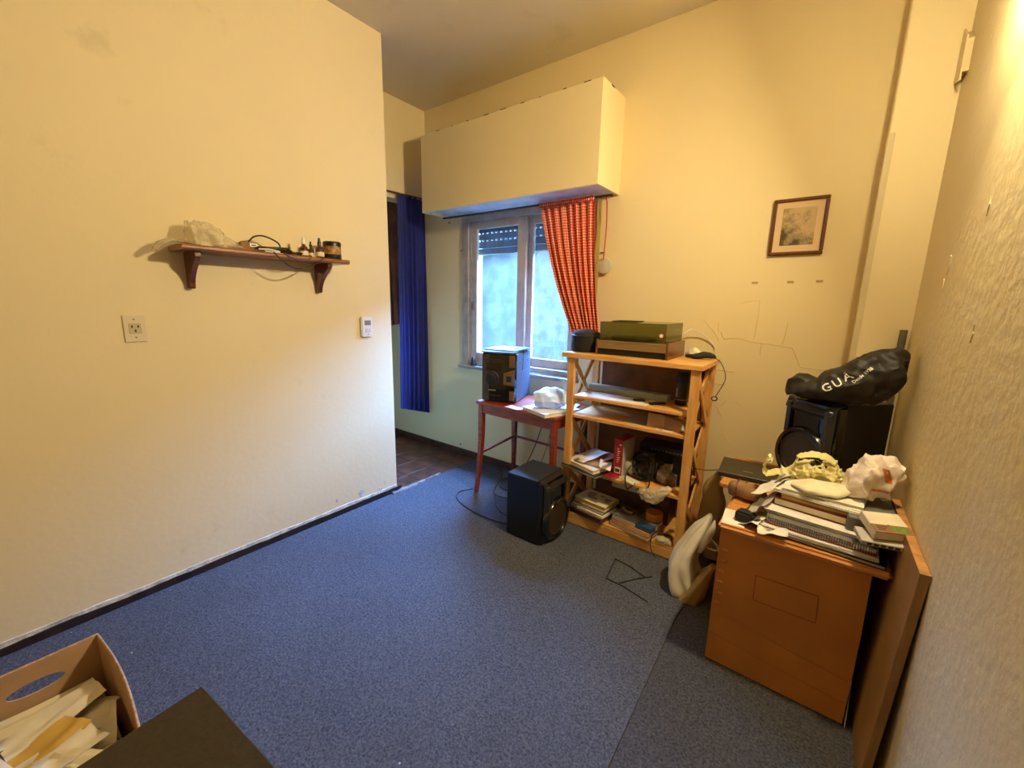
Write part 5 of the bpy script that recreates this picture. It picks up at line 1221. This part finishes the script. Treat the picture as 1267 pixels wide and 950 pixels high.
# cream cloth, plastic bags
o = bag('cream_cloth', m_clothcream, [(-0.025, 1.785, DZ+0.145), (0.02, 1.775, DZ+0.150), (0.075, 1.775, DZ+0.150), (0.125, 1.80, DZ+0.158)],
        [(0.025, 0.008), (0.060, 0.016), (0.062, 0.018), (0.030, 0.012)], amp=0.30, freq=14, seed=41, n=36, per=8, floor=DZ+0.1375); tag(o, 'rumpled cream cloth pouch lying on the desk stack', 'pouch')
t = thing('yellow_bag', 'pale yellow plastic bag with loose handles on the desk', 'plastic bag', (0.02, 1.90, DZ+0.13))
rings = bagrings([(-0.055, 1.885, DZ+0.135), (-0.01, 1.885, DZ+0.160), (0.05, 1.89, DZ+0.172), (0.10, 1.90, DZ+0.160), (0.125, 1.905, DZ+0.148)], [(0.02, 0.015), (0.05, 0.030), (0.055, 0.038), (0.045, 0.03), (0.015, 0.012)], amp=0.50, freq=24, seed=44, n=64, per=14, ridged=True)
MB().loft(rings).build('body', m_filmy, t, smooth=True)
def ribbon(pts, w, th, seed=0.0):
    P = catmull(pts, 8); rr = []; prev = None
    for i, p in enumerate(P):
        d = (P[min(i+1, len(P)-1)]-P[max(i-1, 0)]).normalized()
        x = Vector((0.1, 0.85, 0.5)); x = (x-d*x.dot(d)).normalized(); y = d.cross(x)
        q = 1+0.6*noise.noise(Vector((i*0.55, seed, 0))); p = p+0.006*Vector((noise.noise(Vector((i*0.5, seed, 3))), noise.noise(Vector((i*0.5, seed, 6))), noise.noise(Vector((i*0.5, seed, 9)))))
        rr.append([p+x*w*q+y*th, p+y*th*2.0, p-x*w*q+y*th, p-x*w*q-y*th, p-y*th*0.2, p+x*w*q-y*th])
    return MB().loft(rr)
ribbon([(-0.02, 1.87, DZ+0.155), (-0.07, 1.86, DZ+0.155), (-0.115, 1.855, DZ+0.135), (-0.128, 1.853, DZ+0.165), (-0.115, 1.86, DZ+0.195), (-0.105, 1.865, DZ+0.185)], 0.017, 0.0008, 1).build('handle', m_filmy, t, smooth=True)
ribbon([(-0.015, 1.86, DZ+0.165), (-0.03, 1.855, DZ+0.20), (-0.012, 1.86, DZ+0.232), (0.04, 1.87, DZ+0.242), (0.085, 1.88, DZ+0.225), (0.105, 1.885, DZ+0.185)], 0.015, 0.0008, 4).build('handle', m_filmy, t, smooth=True)
rings = bagrings([(0.005, 1.875, DZ+0.185), (0.035, 1.875, DZ+0.200), (0.07, 1.88, DZ+0.195)], [(0.012, 0.008), (0.03, 0.018), (0.012, 0.010)], amp=0.4, freq=26, seed=47)
MB().loft(rings).build('contents', m_gloss, t, smooth=True)
t = thing('white_bag', 'white plastic bag with orange print beside the right wall', 'plastic bag', (0.21, 1.84, DZ+0.12))
rings = bagrings([(0.125, 1.80, DZ+0.150), (0.165, 1.81, DZ+0.185), (0.205, 1.83, DZ+0.215), (0.240, 1.84, DZ+0.215), (0.268, 1.84, DZ+0.20)], [(0.03, 0.015), (0.055, 0.055), (0.055, 0.070), (0.045, 0.055), (0.012, 0.020)], amp=0.42, freq=13, seed=51, n=44, per=10, ridged=True)
rings = [[Vector((min(v.x, XR-0.003), v.y, v.z)) for v in r] for r in rings]
mbw = MB().loft(rings); wbag = mbw.build('body', m_filmw, t, smooth=True)
bvw = BVHTree.FromPolygons(mbw.v, mbw.f)
def decal(x0, x1, z0, z1, slant, m, name):
    vs = []; fs = []; n = 8
    for j in range(n+1):
        for i in range(n+1):
            p = Vector((x0+(x1-x0)*i/n+slant*j/n, 1.5, z0+(z1-z0)*j/n)); h = bvw.ray_cast(p, Vector((0, 1, 0)))
            vs.append((h[0] if h[0] is not None else Vector((p.x, 1.80, p.z)))-Vector((0, 0.0012, 0)))
    for j in range(n):
        for i in range(n):
            a = j*(n+1)+i; fs.append((a, a+1, a+n+2, a+n+1))
    MB().add(vs, fs).build(name, m, t, smooth=True)
decal(0.222, 0.240, DZ+0.215, DZ+0.262, -0.014, m_bagor, 'orange_print')
decal(0.190, 0.232, DZ+0.178, DZ+0.186, 0.006, m_bagor, 'orange_print')
o = bx('book_support', m_greycov, 0.135, 0.262, 1.66, 1.92, DZ+0.071, DZ+0.118, None, bevel=0.003); tag(o, 'dark grey book block under the white plastic bag', 'book')
# two small printed boxes at the right
t = thing('small_box', 'small cream box with green label tilted at the right wall', 'box')
place(t, Matrix.Translation((0.222, 1.640, DZ+0.110)) @ Matrix.Rotation(R(24), 4, 'Z') @ Matrix.Rotation(R(16), 4, 'X'))
bx('body', m_paper2, -0.05, 0.05, -0.045, 0.045, 0.0, 0.030, t, bevel=0.002, local=True)
bx('lid_band', m_brownp, -0.0502, 0.0502, -0.0452, -0.012, 0.0285, 0.0305, t, local=True)
bx('green_label', m_green, 0.0, 0.042, -0.036, -0.020, 0.0303, 0.0311, t, local=True)
for k in range(3): bx('text_line', m_ink, -0.040, -0.010-0.006*k, -0.022-0.007*k, -0.0195-0.007*k, 0.0303, 0.0309, t, local=True)
bx('mark', m_ink, -0.006, -0.002, -0.015, -0.011, 0.0303, 0.0309, t, local=True)
t = thing('small_box', 'flat printed box under the green labelled one', 'box')
place(t, Matrix.Translation((0.212, 1.612, DZ+0.082)) @ Matrix.Rotation(R(14), 4, 'Z') @ Matrix.Rotation(R(10), 4, 'X'))
bx('body', m_paper3, -0.055, 0.055, -0.035, 0.035, 0.0, 0.016, t, bevel=0.002, local=True)
for k in range(5): bx('print', m_ink, -0.040+0.017*k, -0.029+0.017*k, -0.0358, -0.0348, 0.004, 0.011, t, local=True)
# left side of the desk
t = thing('charger', 'black cube charger on the desk left edge', 'charger', (-0.150, 1.655, DZ+0.001), R(-12))
bx('body', m_blackm, -0.030, 0.030, -0.024, 0.024, 0.0, 0.040, t, bevel=0.007, local=True, seg=2)
MB().tube([(0.028, -0.01, 0.012), (0.05, -0.02, 0.010), (0.075, 0.0, 0.006), (0.07, 0.05, 0.006)], 0.003, 6).build('cord', m_cable, t, local=True)
o = sheet('paper_sheet', m_paper, (-0.185, 1.66, DZ+0.0003), 0.075, 0.13, R(4), (0, 0), 0.0, 0.0006); tag(o, 'white paper under the cube charger on the desk corner', 'paper')
t = thing('blue_clip', 'small blue plastic clip next to the cube charger', 'clip', (-0.105, 1.632, DZ))
rings = bagrings([(-0.125, 1.640, DZ+0.012), (-0.105, 1.632, DZ+0.018), (-0.085, 1.618, DZ+0.010)], [(0.006, 0.006), (0.013, 0.014), (0.006, 0.006)], amp=0.4, freq=40, seed=61, floor=DZ+0.0005)
MB().loft(rings).build('body', mat('cobalt_plastic', (24, 40, 110), 0.35), t, smooth=True)
t = thing('brown_packet', 'brown paper packet tied with dark bands at the desk back', 'packet', (-0.165, 1.865, DZ), R(-12))
rings = bagrings([(-0.235, 1.885, DZ+0.030), (-0.20, 1.875, DZ+0.034), (-0.14, 1.860, DZ+0.030), (-0.105, 1.845, DZ+0.014)], [(0.030, 0.026), (0.045, 0.032), (0.045, 0.026), (0.02, 0.010)], amp=0.22, freq=14, seed=63, floor=DZ+0.001, pw=0.7)
MB().loft(rings).build('wrapper', m_brownp, t, smooth=True)
for x in (-0.212, -0.182):
    P = [(x, 1.877+0.050*math.cos(a*2*PI/12), max(DZ+0.003, DZ+0.034+0.036*math.sin(a*2*PI/12))) for a in range(13)]
    MB().tube(P, 0.0022, 6, 0).build('band', m_maroon, t)
cable('cable', 'thin dark cable running from the laptop to the bookcase', m_cable, [(-0.30, 2.15, DZ+0.012), (-0.34, 2.16, DZ-0.01), (-0.40, 2.18, DZ-0.035), (-0.455, 2.20, DZ-0.045)], 0.002)

# ---- black cloth bag with lettering, slumped over the loudspeaker
t = thing('cloth_bag', 'black cloth bag with white lettering draped over the loudspeaker', 'bag', (0.06, 2.15, 0.99))
SPT = STZ+0.0226+0.387
rings = bagrings([(-0.100, 2.165, SPT+0.010), (-0.065, 2.15, SPT+0.044), (-0.010, 2.13, SPT+0.040), (0.030, 2.12, SPT+0.050), (0.085, 2.11, SPT+0.070), (0.140, 2.11, SPT+0.100), (0.200, 2.12, SPT+0.140), (0.238, 2.13, SPT+0.165), (0.262, 2.13, SPT+0.165)],
                 [(0.022, 0.014), (0.070, 0.044), (0.080, 0.040), (0.088, 0.056), (0.094, 0.074), (0.090, 0.088), (0.075, 0.080), (0.050, 0.062), (0.014, 0.030)],
                 amp=0.16, freq=8, seed=72, n=72, per=12)
def fold(v):   # long creases running along the bag, deeper away from the printed face
    a_ = Vector((v.x*7, v.y*16, v.z*22)); k = 1-2*abs(noise.noise(a_+Vector((3, 1, 8))))
    a2 = Vector((v.x*22, v.y*20, v.z*14)); k2 = 1-2*abs(noise.noise(a2))
    d = Vector((0, v.y-2.13, v.z-(SPT+0.05+0.45*max(v.x, 0)))).normalized()
    return v+d*(0.014*(k-0.5)+0.008*(k2-0.5))
rings = [[fold(v) for v in r] for r in rings]
rings = [[Vector((min(v.x, XR-0.004), v.y, v.z)) for v in r] for r in rings]
mbb = MB().loft(rings); mbb.build('body', m_blackfab, t, smooth=True)
bvb = BVHTree.FromPolygons(mbb.v, mbb.f)
m_letter = mat('white_print', (232, 228, 218), 0.7)
dirv = Vector((0.02, 0.95, -0.13)).normalized()
Ra = Vector((0.80, 0, 0.60))   # baseline runs up to the right
for ch, (x, z), sz in (('G', (0.030, 1.048), 0.044), ('U', (0.060, 1.071), 0.044), ('A', (0.087, 1.100), 0.044)):
    text_part(ch, sz, frameM((x, 2.03, z), Ra, (-0.60, 0, 0.80)), m_letter, t, (bvb, dirv), bold=0.0006)
text_part('Desde 1928', 0.0165, frameM((0.130, 2.03, 1.110), (0.62, 0, 0.78), (-0.78, 0, 0.62)), m_letter, t, (bvb, dirv), bold=0.0002)
